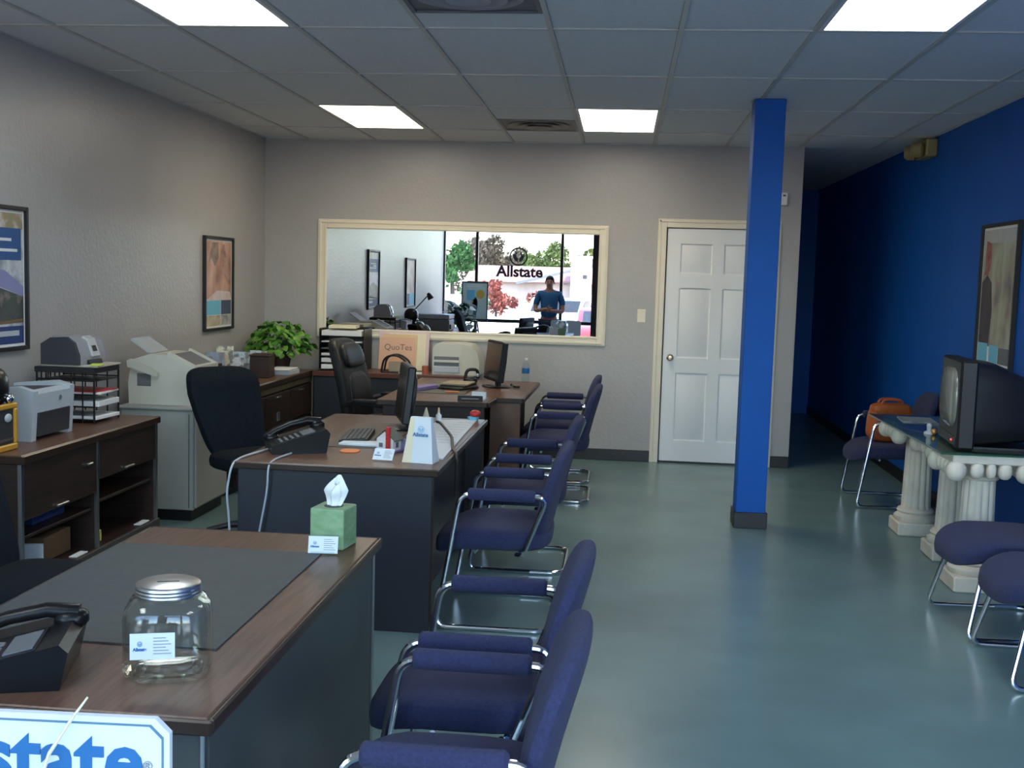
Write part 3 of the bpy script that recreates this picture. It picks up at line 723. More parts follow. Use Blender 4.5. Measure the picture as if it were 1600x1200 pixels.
# branded sign on a stand in front of the desk
t = thing('counter_sign', 'white Allstate sign with blue lettering on a stand before the coin jar desk', 'sign', (-.895, 1.56, 0), .05)
def octo(w, h, k): return [(-w+k, -h), (w-k, -h), (w, -h+k), (w, h-k), (w-k, h), (-w+k, h), (-w, h-k), (-w, -h+k)]
SM = TR(0, 0, .79)
sb = MB().prism(octo(.245, .125, .022), -.006, .006, M=SM).build('board', PAPERB, t)
q = MB(); o1 = octo(.236, .116, .019); o2 = octo(.233, .113, .0185)
for k in range(8):
    k2 = (k+1) % 8; q.prism([o1[k], o1[k2], o2[k2], o2[k]], -.0075, -.006, M=SM)
q.build('border_line', mat('border_blue', (.10, .20, .30), .5, var=.02), sb)
text('Allstate', .128, BLUEI, 'lettering', sb, TR(.010, -.0075, .808) @ RX(PI/2), .003, .0030)
text('®', .020, GINK, 'registered_mark', sb, TR(.212, -.0075, .835) @ RX(PI/2), .002)
MB().lathe([(.0, 0), (.14, 0), (.14, .012), (.02, .02), (.012, .03), (.012, .68), (0, .68)], 24).build('stand', BLK, t)
tag(MB().tube([(-.05, -.03, .0), (-.04, -.025, .10), (-.01, -.02, .19), (.025, -.02, .245), (.05, -.02, .28)], [.0025, .003, .003, .0025, .0015], 6).build('raffia_strand', CREAMP, None, (-.815, 1.56, .672)), 'thin cream raffia strand sticking up in front of the white sign', 'strand')

# ================================================================== THINGS ON THE MIDDLE DESK
phone('black desk phone on the middle desk', (-1.51, 5.16, ZD), .45, 1.15)
tag(MB().prism([(-1.44, 5.30), (-1.12, 5.30), (-1.12, 6.22), (-1.44, 6.22)], ZD, ZD+.003, 'z').build('desk_mat', mat('brown_grey_mat', (.13, .10, .08), .6, var=.08)), 'brownish writing mat under the keyboard on the middle desk', 'desk mat')
def monitor(label, loc, rz, w=.40, h=.31):
    """screen faces -x"""
    t = thing('monitor', label, 'monitor', loc, rz)
    MB().sup((0.02, 0, .006), (.10, .12, .006), .6, .4, 24, 7).build('base', BLK, t)
    MB().box(.02, -.035, .008, .05, .035, .20, .006).build('stand', BLK, t)
    R_ = TR(.012, 0, .045+h/2) @ RY(math.radians(6))
    MB().box(-.022, -w/2, -h/2, .022, w/2, h/2, .008, M=R_).build('housing', BLK, t)
    MB().box(-.0245, -w/2+.018, -h/2+.024, -.021, w/2-.018, h/2-.018, M=R_).build('screen', SCREEN, t)
    MB().sup((.028, 0, 0), (.022, w*.36, h*.36), .4, .5, 20, 9).xf(R_).build('back_bulge', BLK, t)
    return t
monitor('black monitor on the middle desk turned towards the office chair', (-1.175, 6.02, ZD+.003), .30)
t = thing('keyboard', 'black keyboard on the middle desk mat', 'keyboard', (-1.33, 5.62, ZD+.004), .12)
MB().prism([(-.07, 0), (.07, 0), (.07, .022), (-.07, .012)], -.20, .20).build('tray', BLK, t)
for i in range(5):
    for j in range(14):
        x = -.058+.024*i; z = .012+(x+.07)*.0714
        MB().box(x, -.19+.0272*j, z, x+.02, -.167+.0272*j, z+.006, .002).build('key', DGREY, t)
t = thing('toy_house', 'small white toy house with red chimney on the middle desk', 'ornament', (-1.09, 5.255, ZD), -.30)
MB().box(-.062, -.045, 0, .062, .045, .006, .001).build('base', PURP, t)
MB().prism([(-.045, .006), (.045, .006), (.045, .062), (0, .100), (-.045, .062)], -.038, .038).build('walls', PAPER, t)
rf = MB()
for s in (-1, 1): rf.prism([(0, .101), (s*.058, .052), (s*.058, .057), (0, .107)], -.046, .046)
rf.build('roof', mat('grey_green_roof', (.14, .15, .12), .7, var=.1), t)
MB().box(.012, -.056, .004, .032, -.038, .122, .002).build('chimney', RED, t)
MB().box(-.032, -.0395, .022, -.012, -.0375, .042).build('window', MGREY, t); MB().box(.0445, -.012, .02, .0465, .012, .045).build('window', MGREY, t)
t = tag(MB().box(-.10, -.055, 0, .10, .055, .012, .002).build('booklet', PAPERB, None, (-1.255, 5.385, ZD+.004), -.05), 'white booklet between the desk phone and toy house', 'booklet')
tag(MB().lathe([(0, 0), (.045, 0), (.047, .003), (.045, .006), (0, .006)], 20, sq=2.6).build('orange_card', ORANGE, None, (-1.262, 5.185, ZD)), 'flat orange round card lying on the middle desk', 'card')
t = thing('business_card', 'tilted white business card lying before the toy house', 'business card', (-1.055, 4.975, ZD), -.12)
bizcard(t, TR(0, 0, .028) @ RX(math.radians(-42)), .095, .062); MB().box(-.03, -.005, 0, .03, .035, .006, .001).build('holder', PANE, t)
# tent card: white folded pillow sign
t = thing('tent_card', 'tall white folded Allstate tent card at the middle desk corner', 'tent card', (-.885, 4.99, ZD), -.16)
V = []; hgt = .205
bw, tw = .072, .048
MB().add([(-bw, -.05, 0), (bw, -.05, 0), (bw, .05, 0), (-bw, .05, 0), (-tw, -.012, hgt), (tw, -.012, hgt), (tw, .012, hgt), (-tw, .012, hgt)], [(0, 1, 5, 4), (2, 3, 7, 6), (4, 5, 6, 7), (1, 2, 6, 5), (3, 0, 4, 7), (3, 2, 1, 0)]).build('card', PAPERB, t)
TM = TR(.006, -.0275, .137) @ RX(math.radians(-10.5)); emblem(t, TM @ TR(0, -.001, .014), .015, LBLUE, .001)
text('Allstate', .024, BLUEI, 'lettering', t, TM @ TR(0, -.0015, -.018) @ RX(PI/2), .001, .0006)
MB().prism([(-bw-.001, .0), (-bw*.40, .0), (-tw*.60, hgt), (-tw-.001, hgt)], -.001, .001, M=TR(0, -.0505, 0) @ RX(math.radians(-10.5)) @ TR(0, 0, 0)).build('cream_fold', CREAMP, t)
# paper pad along the visitor edge, with printed rules
t = tag(MB().prism([(-1.05, 6.44), (-.825, 6.50), (-.795, 5.07), (-.925, 5.10), (-1.0, 5.5)][::-1], ZD, ZD+.006, 'z').build('calendar_pad', PAPERB), 'large white calendar pad along the visitor edge of the middle desk', 'calendar pad')
q = MB()
for k in range(9): q.box(-1.00+.01*k, 5.55+.10*k, ZD+.006, -.84, 5.5535+.10*k, ZD+.0065)
q.build('rules', GINK, t)
tag(MB().tube(fillet([(-.985, 6.02, .79), (-.95, 5.92, .80), (-.84, 5.62, .77), (-.795, 5.36, .747), (-.757, 5.25, .735), (-.752, 5.2, .55)], .05), .0075, 8).build('black_cord', BLK), 'thick black cord arching over the calendar pad', 'cord')
tag(MB().tube(fillet([(-1.64, 5.10, .747), (-1.68, 4.86, .747), (-1.69, 4.755, .735), (-1.712, 4.750, .60), (-1.70, 4.752, .50), (-1.69, 4.745, .30), (-1.68, 4.72, .02)], .06), .005, 8).build('grey_cord', GREYP), 'grey cable hanging at the outer end of the middle desk panel', 'cable')
tag(MB().tube(fillet([(-1.50, 5.02, .747), (-1.52, 4.86, .747), (-1.528, 4.768, .738), (-1.53, 4.762, .62), (-1.56, 4.758, .45), (-1.60, 4.755, .22), (-1.62, 4.73, .02)], .05), .0045, 8).build('phone_cable', GREYP), 'pale phone cable hanging down the middle desk end panel', 'cable')
t = thing('candy_dish', 'small red topped dish at the far corner of the middle desk', 'dish', (-.85, 6.52, ZD))
MB().lathe([(0, 0), (.03, 0), (.035, .02), (.03, .022), (0, .022)], 18).build('bowl', LBLUE, t); MB().sup((.012, 0, .040), (.034, .03, .022), 1, 1, 16, 9).build('lid', RED, t)
t = thing('cone_ornament', 'small cream cone ornament behind the monitor', 'ornament', (-1.10, 6.34, ZD))
MB().lathe([(0, 0), (.028, 0), (.027, .006), (.004, .085), (0, .088)], 16).build('cone', CREAMP, t); MB().lathe([(0, -.004), (.031, -.004), (.031, .0), (0, 0)], 16, (0, 0, .004)).build('foot', MANILA, t)
t = thing('glue_bottle', 'small white bottle beside the monitor stand', 'bottle', (-1.02, 6.30, ZD))
MB().lathe([(0, 0), (.016, 0), (.017, .05), (.008, .06), (.006, .075), (0, .075)], 14).build('body', PAPER, t); MB().lathe([(.007, .066), (.008, .066), (.004, .092), (0, .094)], 12).build('nozzle', MANILA, t)
tag(MB().sup((0, 0, .022), (.035, .028, .022), .9, .9, 18, 10).build('computer_mouse', GREYP, None, (-1.03, 5.56, ZD+.0065)), 'pale computer mouse next to the toy house', 'mouse')
tag(MB().box(-.045, -.03, 0, .045, .03, .055, .003).build('note_cube', mat('lavender_paper', (.22, .19, .30), .7, var=.05), None, (-.985, 5.30, ZD), -.2), 'lavender note cube between toy house and tent card', 'note pad')

# ================================================================== THINGS ON THE FAR DESK
tag(MB().prism([(-1.50, 7.93), (-1.10, 7.93), (-1.12, 8.66), (-1.50, 8.78)], ZD, ZD+.004, 'z').build('desk_mat', mat('olive_mat', (.10, .095, .07), .5, var=.08)), 'olive desk mat on the far desk', 'desk mat')
monitor('black monitor on the far desk in front of the mirror', (-.965, 8.58, ZD), .42)
t = thing('headset_cradle', 'black desk speaker phone beside the far monitor', 'telephone', (-1.165, 8.72, ZD))
MB().sup((0, 0, .03), (.055, .06, .03), .6, .7, 20, 9).build('body', BLK, t); MB().tube(fillet([(-.04, -.03, .05), (-.03, 0, .115), (.05, .03, .115), (.055, .04, .05)], .04), .013, 8).build('handset', BLK, t); MB().sup((.06, -.03, .075), (.014, .014, .014), 1, 1, 10, 7).build('grey_knob', GREYP, t)
tag(MB().tube(fillet([(-.84, 8.66, .748), (-.83, 8.66, .76), (-.80, 8.52, .752), (-.765, 8.56, .748), (-.77, 8.60, .748)], .04), .008, 8).build('black_cord', BLK), 'short black cord trailing behind the far monitor', 'cord')
t = thing('water_bottle', 'clear plastic water bottle with blue label on the far desk corner', 'bottle', (-.757, 9.03, ZD))
MB().lathe([(0, 0), (.028, 0), (.031, .006), (.031, .06), (.029, .065), (.031, .07), (.031, .13), (.024, .155), (.012, .172), (.012, .182), (0, .182)], 24).build('body', BOTG, t)
MB().lathe([(.0315, .075), (.0318, .076), (.0318, .118), (.0315, .119)], 24).build('label', BLUEI, t); MB().lathe([(0, .182), (.0135, .182), (.0135, .198), (0, .2)], 16).build('cap', PAPER, t)
t = thing('card_holder', 'white business card holder at the edge of the far desk', 'card holder', (-.965, 7.66, ZD), -.1)
MB().prism([(-.02, 0), (.04, 0), (.04, .006), (.02, .05), (.014, .05), (.0, .006), (-.02, .012)], -.05, .05, 'x').build('holder', PAPERB, t); MB().box(-.042, .0, .01, .042, .012, .045, .001, M=RX(-.3)).build('cards', PAPER, t)
t = thing('name_plate', 'black desk name plate beside the white card holder', 'name plate', (-1.005, 7.53, ZD), .08)
MB().prism([(-.02, 0), (.02, 0), (.004, .036), (-.004, .036)], -.085, .085, 'x').build('plate', BLK, t)
MB().box(-.06, -.0148, .014, .06, -.0128, .020, M=RX(-.0)).build('print_line', GINK, t)
tag(MB().tube([(-.05, 0, .006), (.05, .01, .006)], .006, 8).build('orange_pen', ORANGE, None, (-1.20, 7.98, ZD+.004)), 'short orange marker on the olive desk mat', 'marker')
tag(MB().box(-.05, -.14, 0, .05, .14, .028, .004).build('purple_book', PURP, None, (-1.44, 8.14, ZD+.004), -.35), 'purple book lying on the far desk mat', 'book')
t = thing('folder_stack', 'untidy stack of black folders and papers on the far desk mat', 'folders', (-1.20, 8.30, ZD+.004), -.3)
for k in range(4): MB().box(-.10, -.13, .012*k, .10, .13, .012*k+.011, .002, M=RZ(.12*k-.15)).build('folder', [BLK, mat('olive_folder', (.12, .11, .07), .6, var=.1), BLK, mat('tan_paper', (.35, .29, .20), .8, var=.05)][k], t)

# ================================================================== THINGS ON THE BACK CREDENZA
t = thing('paper_rack', 'black tiered paper rack stacked with white paper under the mirror corner', 'paper rack', (-2.405, 9.66, ZD))
for s in (-1, 1): MB().box(s*.20, -.15, 0, s*.192, .15, .36, .002).build('side', BLK, t)
MB().box(-.192, .142, 0, .192, .15, .36).build('back', BLK, t)
for k in range(6):
    z = .004+k*.058
    sh = MB().box(-.192, -.15, z, .192, .142, z+.004).build('shelf', BLK, t)
    hh = (.040, .038, .022, .010, .012, .045)[k]
    MB().box(-.18, -.145, z+.0045, .175, .13, z+.0045+hh, .002).build('paper_stack', PAPER if k != 3 else MGREY, t)
tag(MB().box(-.12, -.12, 0, .12, .12, .025, .003).build('manila_folders', CREAMP, None, (-2.42, 9.66, ZD+.361), .1), 'cream folders lying on top of the black paper rack', 'folders')
tag(MB().grid(lambda u, v: (-.22+.44*u, -.05+.10*v, .004+.022*math.sin(u*PI)**2*.8+.004*math.cos(3*v)), 14, 4).build('loose_papers', mat('pale_green_paper', (.62, .66, .56), .8, var=.05), None, (-2.39, 9.455, ZD)), 'curled pale green papers in front of the black paper rack', 'papers')
t = thing('folder_display', 'pink folder display marked QUOTES standing on the back credenza', 'folders', (-1.905, 9.70, ZD), 0)
LEAN = TR(0, 0, .006) @ RX(math.radians(-8))
MB().box(-.225, .03, 0, .225, .036, .345, .002, M=LEAN).build('back_folder', PINKP, t)
MB().box(-.13, .02, 0, .20, .026, .325, .002, M=LEAN).build('cream_folder', CREAMP, t)
MB().box(-.19, .010, 0, .12, .016, .315, .002, M=LEAN).build('manila_folder', MANILA, t)
pf = MB().box(-.215, .0, 0, .105, .006, .285, .002, M=LEAN).build('front_folder', mat('peach_paper', (.74, .44, .30), .8, var=.03), t)
text('QuoTes', .075, mat('grey_marker', (.20, .15, .14), .7, var=.05), 'lettering', pf, LEAN @ TR(-.045, -.001, .175) @ RX(PI/2), .001, .0)
t = thing('wire_basket', 'dark arched wire basket with papers before the pink folders', 'basket', (-1.93, 9.52, ZD))
for y in (-.06, .06): MB().tube(fillet([(-.11, y, .004), (-.09, y, .13), (.02, y, .16), (.12, y, .09), (.12, y, .004)], .06), .009, 8).build('hoop', BLK, t)
MB().box(-.11, -.065, 0, .12, .065, .008, .002).build('base', BLK, t); MB().box(-.05, -.045, .009, .10, .045, .09, .004).build('papers', mat('tan_paper', (.35, .29, .20), .8, var=.05), t)
t = thing('laser_printer', 'cream laser printer with rounded side on the back credenza', 'printer', (-1.40, 9.645, ZD))
prof = [(-.20, 0), (.205, 0), (.205, .12), (.185, .20), (.13, .255), (.02, .268), (-.17, .262), (-.195, .235), (-.20, .20)]
MB().prism(prof, -.17, .19).build('body', BEIGE, t)
MB().box(-.185, -.176, .075, .03, -.168, .155, .003).build('output_slot', MGREY, t); MB().box(-.185, -.182, .02, .03, -.168, .068, .003).build('paper_tray', GREYP, t)
MB().box(-.185, -.186, .105, .03, -.172, .125, .002).build('tray_lip', BEIGE, t)
MB().prism([(.05, .0), (.207, 0), (.207, .12), (.187, .20), (.13, .257), (.05, .266)], -.190, -.17).build('side_cover', mat('cream_cover', (.56, .54, .44), .45, var=.03), t)
tag(MB().lathe([(0, 0), (.028, 0), (.030, .07), (.027, .07), (.026, .006), (0, .006)], 18).build('red_cup', mat('red_clay', (.40, .10, .05), .5, var=.05), None, (-1.655, 9.45, ZD)), 'small red cup next to the cream printer', 'cup')
tag(MB().box(-.10, -.05, 0, .10, .05, .010, .002).build('white_papers', PAPER, None, (-1.78, 9.455, ZD), .0), 'white papers beside the small red cup', 'papers')

# ================================================================== THINGS ON THE FILE CREDENZA
BRC = [(-3.13, 8.42, .20, .15, 'tall grey and blue brochure', (.20, .24, .30)), (-3.12, 8.60, .24, .14, 'cream brochure', (.66, .58, .42)), (-3.02, 8.70, .19, .14, 'white and blue brochure', (.42, .52, .58)),
       (-2.99, 8.50, .16, .12, 'white brochure with photographs', (.60, .60, .60)), (-2.95, 8.90, .19, .16, 'pale grey brochure', (.55, .58, .60))]
for k, (x, y, h, w, lab, c_) in enumerate(BRC):
    t = thing('brochure_holder', lab+[' standing behind the fax machine', ' standing against the wall under the framed poster', ' standing beside the cream brochure', ' standing next to the brown box', ' standing between brown box and plant'][k], 'brochure', (x, y, ZD), .25-.1*k, 'brochures on the file credenza')
    MB().prism([(-.04, 0), (.04, 0), (.04, .006), (.012, .006), (.024, h), (.018, h), (.004, .006), (-.04, .006)], -w/2, w/2, 'x').build('stand', PANE, t)
    MB().box(-w/2+.004, -.004, .008, w/2-.004, .004, h, .001, M=TR(0, .004, 0) @ RX(math.radians(-5))).build('leaflet', rampmat('leaflet%d' % k, [c_, tuple(min(1, q*1.5) for q in c_), (.25, .2, .18), c_], 14), t)
t = thing('literature_box', 'dark brown upright box on the file credenza', 'box', (-2.83, 8.66, ZD), .1)
MB().box(-.075, -.11, 0, .075, .11, .17, .004).build('carton', BRNB, t); MB().box(-.08, -.115, .17, .08, .115, .182, .003).build('lid', BRNB, t)
t = thing('paper_pile', 'pile of white papers on the file credenza before the plant', 'papers', (-2.755, 8.99, ZD), -.05)
MB().box(-.09, -.13, 0, .09, .13, .035, .003).build('grey_ream', GREYP, t); MB().box(-.10, -.14, .036, .08, .15, .048, .003, M=RZ(.08)).build('sheets', PAPER, t)
tag(MB().box(-.08, -.12, 0, .08, .12, .07, .004).build('brown_tray', BRNB, None, (-3.0, 8.20, ZD+.0), .05), 'low dark brown tray behind the fax machine', 'tray')
t = thing('shelf_riser', 'small dark wooden riser at the wall behind the fax machine', 'riser', (-3.07, 7.86, ZD))
MB().box(-.13, -.20, .13, .13, .20, .15, .003).build('board', WDARK, t)
for y in (-.19, .17): MB().box(-.12, y, 0, .12, y+.02, .13).build('leg', WDARK, t)
# plant
t = thing('potted_plant', 'bushy green leafy plant in a dark pot in the corner', 'plant', (-2.875, 9.27, ZD))
MB().lathe([(0, 0), (.07, 0), (.095, .12), (.10, .12), (.10, .135), (.085, .135), (.08, .11), (0, .11)], 24).build('pot', BRNB, t)
lm = []
for k in range(3):
    q = MB(); L = .075+.01*k; Wd = .030+.004*k
    V = [(0, 0, 0)]; rows_ = [(.25, .85, .010), (.5, 1, .016), (.78, .68, .010)]
    for (f, g_, z) in rows_: V += [(L*f, -Wd*g_, z-.006), (L*f, 0, z), (L*f, Wd*g_, z-.006)]
    V.append((L, 0, -.008)); F = [(0, 1, 2), (0, 2, 3)]
    for r_ in range(2): a = 1+3*r_; F += [(a, a+3, a+4, a+1), (a+1, a+4, a+5, a+2)]
    F += [(7, 10, 8), (8, 10, 9)]; q.add(V, F); lm.append(q.mesh('leaf', LEAF if k != 1 else mat('leaf_bright', (.07, .22, .02), .45, col2=(.18, .36, .05), vscale=5)))
for k in range(230):
    a = random.uniform(0, 2*PI); el = math.asin(random.uniform(-.25, 1)); rad = random.uniform(.55, 1)**.5
    p_ = Vector((.235*rad*math.cos(a)*math.cos(el), .23*rad*math.sin(a)*math.cos(el), .21+.215*rad*math.sin(el)))
    if p_.z < .05: p_.z = .05+random.uniform(0, .05)
    lf = link('leaf', lm[k % 3], t, p_); lf.rotation_euler = Euler((random.uniform(-.6, .6), random.uniform(.0, .9), a+random.uniform(-.7, .7))); s = random.uniform(.7, 1.15); lf.scale = (s, s, s)
st_ = MB()
for k in range(16):
    a = 2*PI*k/16; r_ = .10+.08*(k % 3)/2; st_.tube([(.03*math.cos(a), .03*math.sin(a), .11), (.6*r_*math.cos(a), .6*r_*math.sin(a), .22), (r_*math.cos(a), r_*math.sin(a), .30+.04*(k % 4))], .003, 5)
st_.build('stems', LEAFD, t)

# ================================================================== THINGS ON THE LONG CREDENZA
t = thing('laser_printer', 'white and grey laser printer with dark tray on the long credenza', 'printer', (-2.90, 5.24, ZD), .0)
# front faces +x
w2_ = .20
MB().box(-.17, -w2_+.02, .01, .10, w2_-.02, .225, .01).build('body', GREYP, t)
for s in (-1, 1): MB().prism([(-.16, 0), (.125, 0), (.14, .24), (.06, .262), (-.16, .24)], s*w2_, s*(w2_-.045)).build('side', GREYP, t)
MB().prism([(.085, .135), (.132, .135), (.138, .225), (.085, .24)], -w2_+.045, w2_-.045).build('front_panel', GREYP, t)
MB().prism([(.085, .02), (.135, .02), (.142, .135), (.085, .135)], -w2_+.05, w2_-.05).build('paper_tray', DGREY, t)
MB().prism([(-.15, .226), (.08, .226), (.08, .238), (-.15, .228)], -w2_+.05, w2_-.05).build('output_bin', DGREY, t)
MB().lathe([(0, 0), (.012, 0), (.012, .002), (0, .002)], 14, M=TR(.1375, .06, .19) @ RY(PI/2)).build('badge', MGREY, t)
t = thing('yellow_radio', 'black domed machine with yellow framed front on the credenza end', 'machine', (-2.83, 4.745, ZD), .0)
MB().box(-.09, -.10, 0, .085, .10, .21, .02).build('body', BLKG, t)
MB().sup((0, 0, .29), (.095, .105, .10), .8, .8, 24, 12).build('dome', BLKG, t)
q = MB()
for (a, b_, c_, d_) in ((-.10, .0, .10, .03), (-.10, .19, .10, .215), (-.10, .03, -.075, .19), (.075, .03, .10, .19)): q.box(.085, a, b_, .102, c_, d_, .006)
q.build('yellow_frame', YELL, t)
MB().box(.086, -.075, .03, .092, .075, .19).build('front_window', DGREY, t); MB().sup((.094, .03, .15), (.008, .03, .02), 1, 1, 12, 7).build('dial', GREYP, t); MB().box(.092, -.07, .045, .097, .07, .055).build('silver_strip', STEEL, t)
MB().sup((.088, .05, .235), (.02, .024, .024), 1, 1, 14, 8).build('chrome_button', CHROME, t)
# wire mesh organiser with papers, silver photo printer on top
t = thing('mesh_organiser', 'black wire desktop organiser with white papers on the long credenza', 'organiser', (-2.95, 5.86, ZD))
hx, hy, hh = .16, .145, .30
for x in (-hx, hx):
    for y in (-hy, hy): MB().tube([(x, y, 0), (x, y, hh)], .006, 6).build('post', BLK, t)
for y in (-hy, hy):
    wq = MB()
    for k in range(1, 5): wq.tube([(-hx+2*hx*k/5, y, .004), (-hx+2*hx*k/5, y, hh)], .004, 5)
    for z in (.02, .09, .155, .235, hh-.004): wq.tube([(-hx, y, z), (hx, y, z)], .004, 5)
    wq.build('side_mesh', BLK, t)
wq = MB()
for k in range(1, 6): wq.tube([(-hx, -hy+2*hy*k/6, .004), (-hx, -hy+2*hy*k/6, hh)], .004, 5)
wq.build('back_mesh', BLK, t)
for z in (.015, .085, .15, .225):
    MB().box(-hx, -hy, z, hx, hy, z+.004).build('shelf', BLK, t)
MB().box(-hx-.01, -hy-.01, hh-.03, hx+.005, hy-.0, hh, .003).build('top_tray', BLK, t)
for k, (z, hp) in enumerate(((.0195, .018), (.0895, .03), (.1545, .012))): MB().box(-.10, -.125, z, .175, .125, z+hp, .002, M=RZ(.06*k-.05)).build('paper_stack', PAPER, t)
MB().box(-.11, -.12, .167, .17, .12, .171, M=RZ(-.08)).build('red_folder', RED, t)
tag(MB().box(-.15, -.13, 0, .165, .15, .010, .002).build('paper_sheets', mat('tan_sheet', (.50, .44, .36), .8, var=.05), None, (-2.94, 5.86, ZD+hh+.001)), 'tan sheets on top of the black organiser under the photo printer', 'papers')
tag(MB().box(-.03, -.05, 0, .03, .05, .006, .001).build('lime_note', LIME, None, (-2.80, 5.77, ZD+hh+.012), .3), 'lime green note sticking out under the photo printer', 'note')
t = thing('photo_printer', 'silver photo printer with raised display on top of the black organiser', 'printer', (-2.965, 5.85, ZD+hh+.0115), -.05); t.scale = (1, .86, 1)
MB().prism([(-.11, 0), (.10, 0), (.105, .05), (.08, .125), (.03, .155), (-.06, .15), (-.11, .11)], -.135, .165).build('body', SILV, t)
MB().prism([(-.115, 0), (.10, 0), (.10, .05), (.075, .12), (.03, .15), (-.06, .145), (-.115, .11)], -.165, -.136).build('side_cover', DGREY, t)
MB().prism([(.085, .075), (.112, .04), (.118, .045), (.085, .135), (.055, .152), (.05, .145)], -.02, .07).build('display_panel', mat('pale_silver', (.50, .50, .50), .3, var=.03), t)
MB().prism([(.104, .07), (.1125, .07), (.1005, .1), (.095, .1)], .0, .045).build('display', SCREEN, t)
MB().prism([(.08, 0), (.118, 0), (.112, .022), (.08, .03)], -.06, .10).build('output_mouth', BLK, t)

# ================================================================== POSTERS (built facing -y, x right, z up)
def poster(label, loc, rz, w, h, pieces, mount=None):
    t = thing('framed_poster', label, 'poster', loc, rz)
    e = .022
    q = MB(); q.box(-w/2, -.028, 0, -w/2+e, 0, h, .003).box(w/2-e, -.028, 0, w/2, 0, h, .003).box(-w/2+e, -.028, 0, w/2-e, 0, e, .003).box(-w/2+e, -.028, h-e, w/2-e, 0, h, .003)
    q.build('frame', BLK, t)
    MB().box(-w/2+e, -.010, e, w/2-e, -.004, h-e).build('backing', PAPER, t)
    W_, H_ = w-2*e-.03, h-2*e-.03
    for k, (nm, poly, m_) in enumerate(pieces):
        MB().prism([(-W_/2+u*W_, e+.015+v*H_) for u, v in poly], -.0108-.0002*k, -.0100-.0002*k).build(nm, m_, t)
    return t
def rect(a, b_, c_, d_): return [(a, b_), (c_, b_), (c_, d_), (a, d_)]
pw = mat('poster_white', (.75, .76, .78), .5, var=.03)
P1 = [('sky_photo', rect(0, 0, 1, 1), rampmat('city_photo', [(.12, .14, .20), (.35, .38, .42), (.62, .64, .66), (.20, .16, .14)], 9)),
      ('top_photo', rect(0, .88, 1, 1), rampmat('people_photo', [(.50, .56, .58), (.62, .62, .60), (.35, .25, .15), (.15, .30, .08)], 8)),
      ('blue_block', rect(0, .64, .97, .885), mat('poster_blue', (.02, .09, .26), .5, var=.03)),
      ('car_body', [(0, .46), (.35, .60), (.7, .56), (1, .44), (1, .36), (.5, .46), (0, .36)], mat('car_lilac', (.24, .25, .46), .3, var=.08)),
      ('car_window', [(0, .36), (.5, .45), (1, .36), (1, .16), (0, .14)], rampmat('car_inside', [(.02, .03, .04), (.05, .06, .06), (.03, .05, .04), (.30, .22, .20)], 9)),
      ('door_line', [(0, .13), (1, .17), (1, .19), (0, .15)], CARDB),
      ('dark_base', rect(0, 0, 1, .135), NAVYI), ('badge', rect(.55, .06, .92, .10), GREYP)]
for k, (a, c_) in enumerate(((.40, .80), (.45, .76), (.5, .95-.15))): pass
t = poster('framed poster of a car under a blue block above the long credenza', (LW, 5.46, 1.125), PI/2, .65, .76, P1)
for k, (u0, u1, v) in enumerate(((.25, .80, .785), (.25, .55, .745), (.25, .90, .705))):
    W_ = .65-.074; H_ = .76-.074
    MB().prism([(-W_/2+u0*W_, .037+v*H_), (-W_/2+u1*W_, .037+v*H_), (-W_/2+u1*W_, .037+(v+.022)*H_), (-W_/2+u0*W_, .037+(v+.022)*H_)], -.0128, -.0124).build('text_line', pw, t)
skin1 = rampmat('portrait_photo', [(.16, .10, .08), (.42, .22, .14), (.60, .36, .26), (.72, .55, .48)], 5.5, stretch=(1, 1, .6))
P2 = [('portrait', rect(0, .30, 1, 1), skin1), ('hair', [(.10, .74), (.25, .98), (.48, .99), (.50, .80), (.35, .70), (.22, .80)], rampmat('hair_photo', [(.10, .07, .06), (.25, .17, .13), (.35, .25, .2)], 12)),
      ('hair', [(.55, .70), (.60, .95), (.72, .97), (.95, .60), (.98, .42), (.80, .55)], rampmat('hair_photo_b', [(.20, .10, .06), (.42, .24, .17), (.5, .35, .3)], 12)),
      ('shirt_photo', [(0, .30), (.45, .42), (.95, .40), (1, .30)], rampmat('shirt_photo', [(.55, .32, .28), (.66, .52, .50), (.7, .66, .66)], 8)),
      ('light_blue_block', rect(0, .13, .58, .30), LBLUE), ('navy_block', rect(.60, .13, 1, .30), mat('slate_print', (.05, .08, .13), .5, var=.1)),
      ('small_photo', rect(0, 0, .58, .125), rampmat('small_photo', [(.20, .24, .10), (.50, .42, .26), (.62, .56, .46)], 12)), ('small_photo', rect(.60, 0, 1, .125), rampmat('small_photo_b', [(.15, .16, .16), (.40, .40, .36), (.55, .55, .52)], 14))]
poster('narrow framed portrait poster with blue squares above the brochures', (LW, 8.68, 1.10), PI/2, .64, .74, P2)
P3 = [('portrait', rect(0, .25, 1, 1), rampmat('portrait_photo_c', [(.30, .16, .12), (.50, .32, .26), (.66, .52, .46)], 5)), ('light_blue_block', rect(0, .0, .6, .25), LBLUE), ('navy_block', rect(.6, 0, 1, .25), NAVYI)]
poster('framed portrait poster on the left wall beside the coin jar desk', (LW, 2.92, 1.09), PI/2, .74, .74, P3)
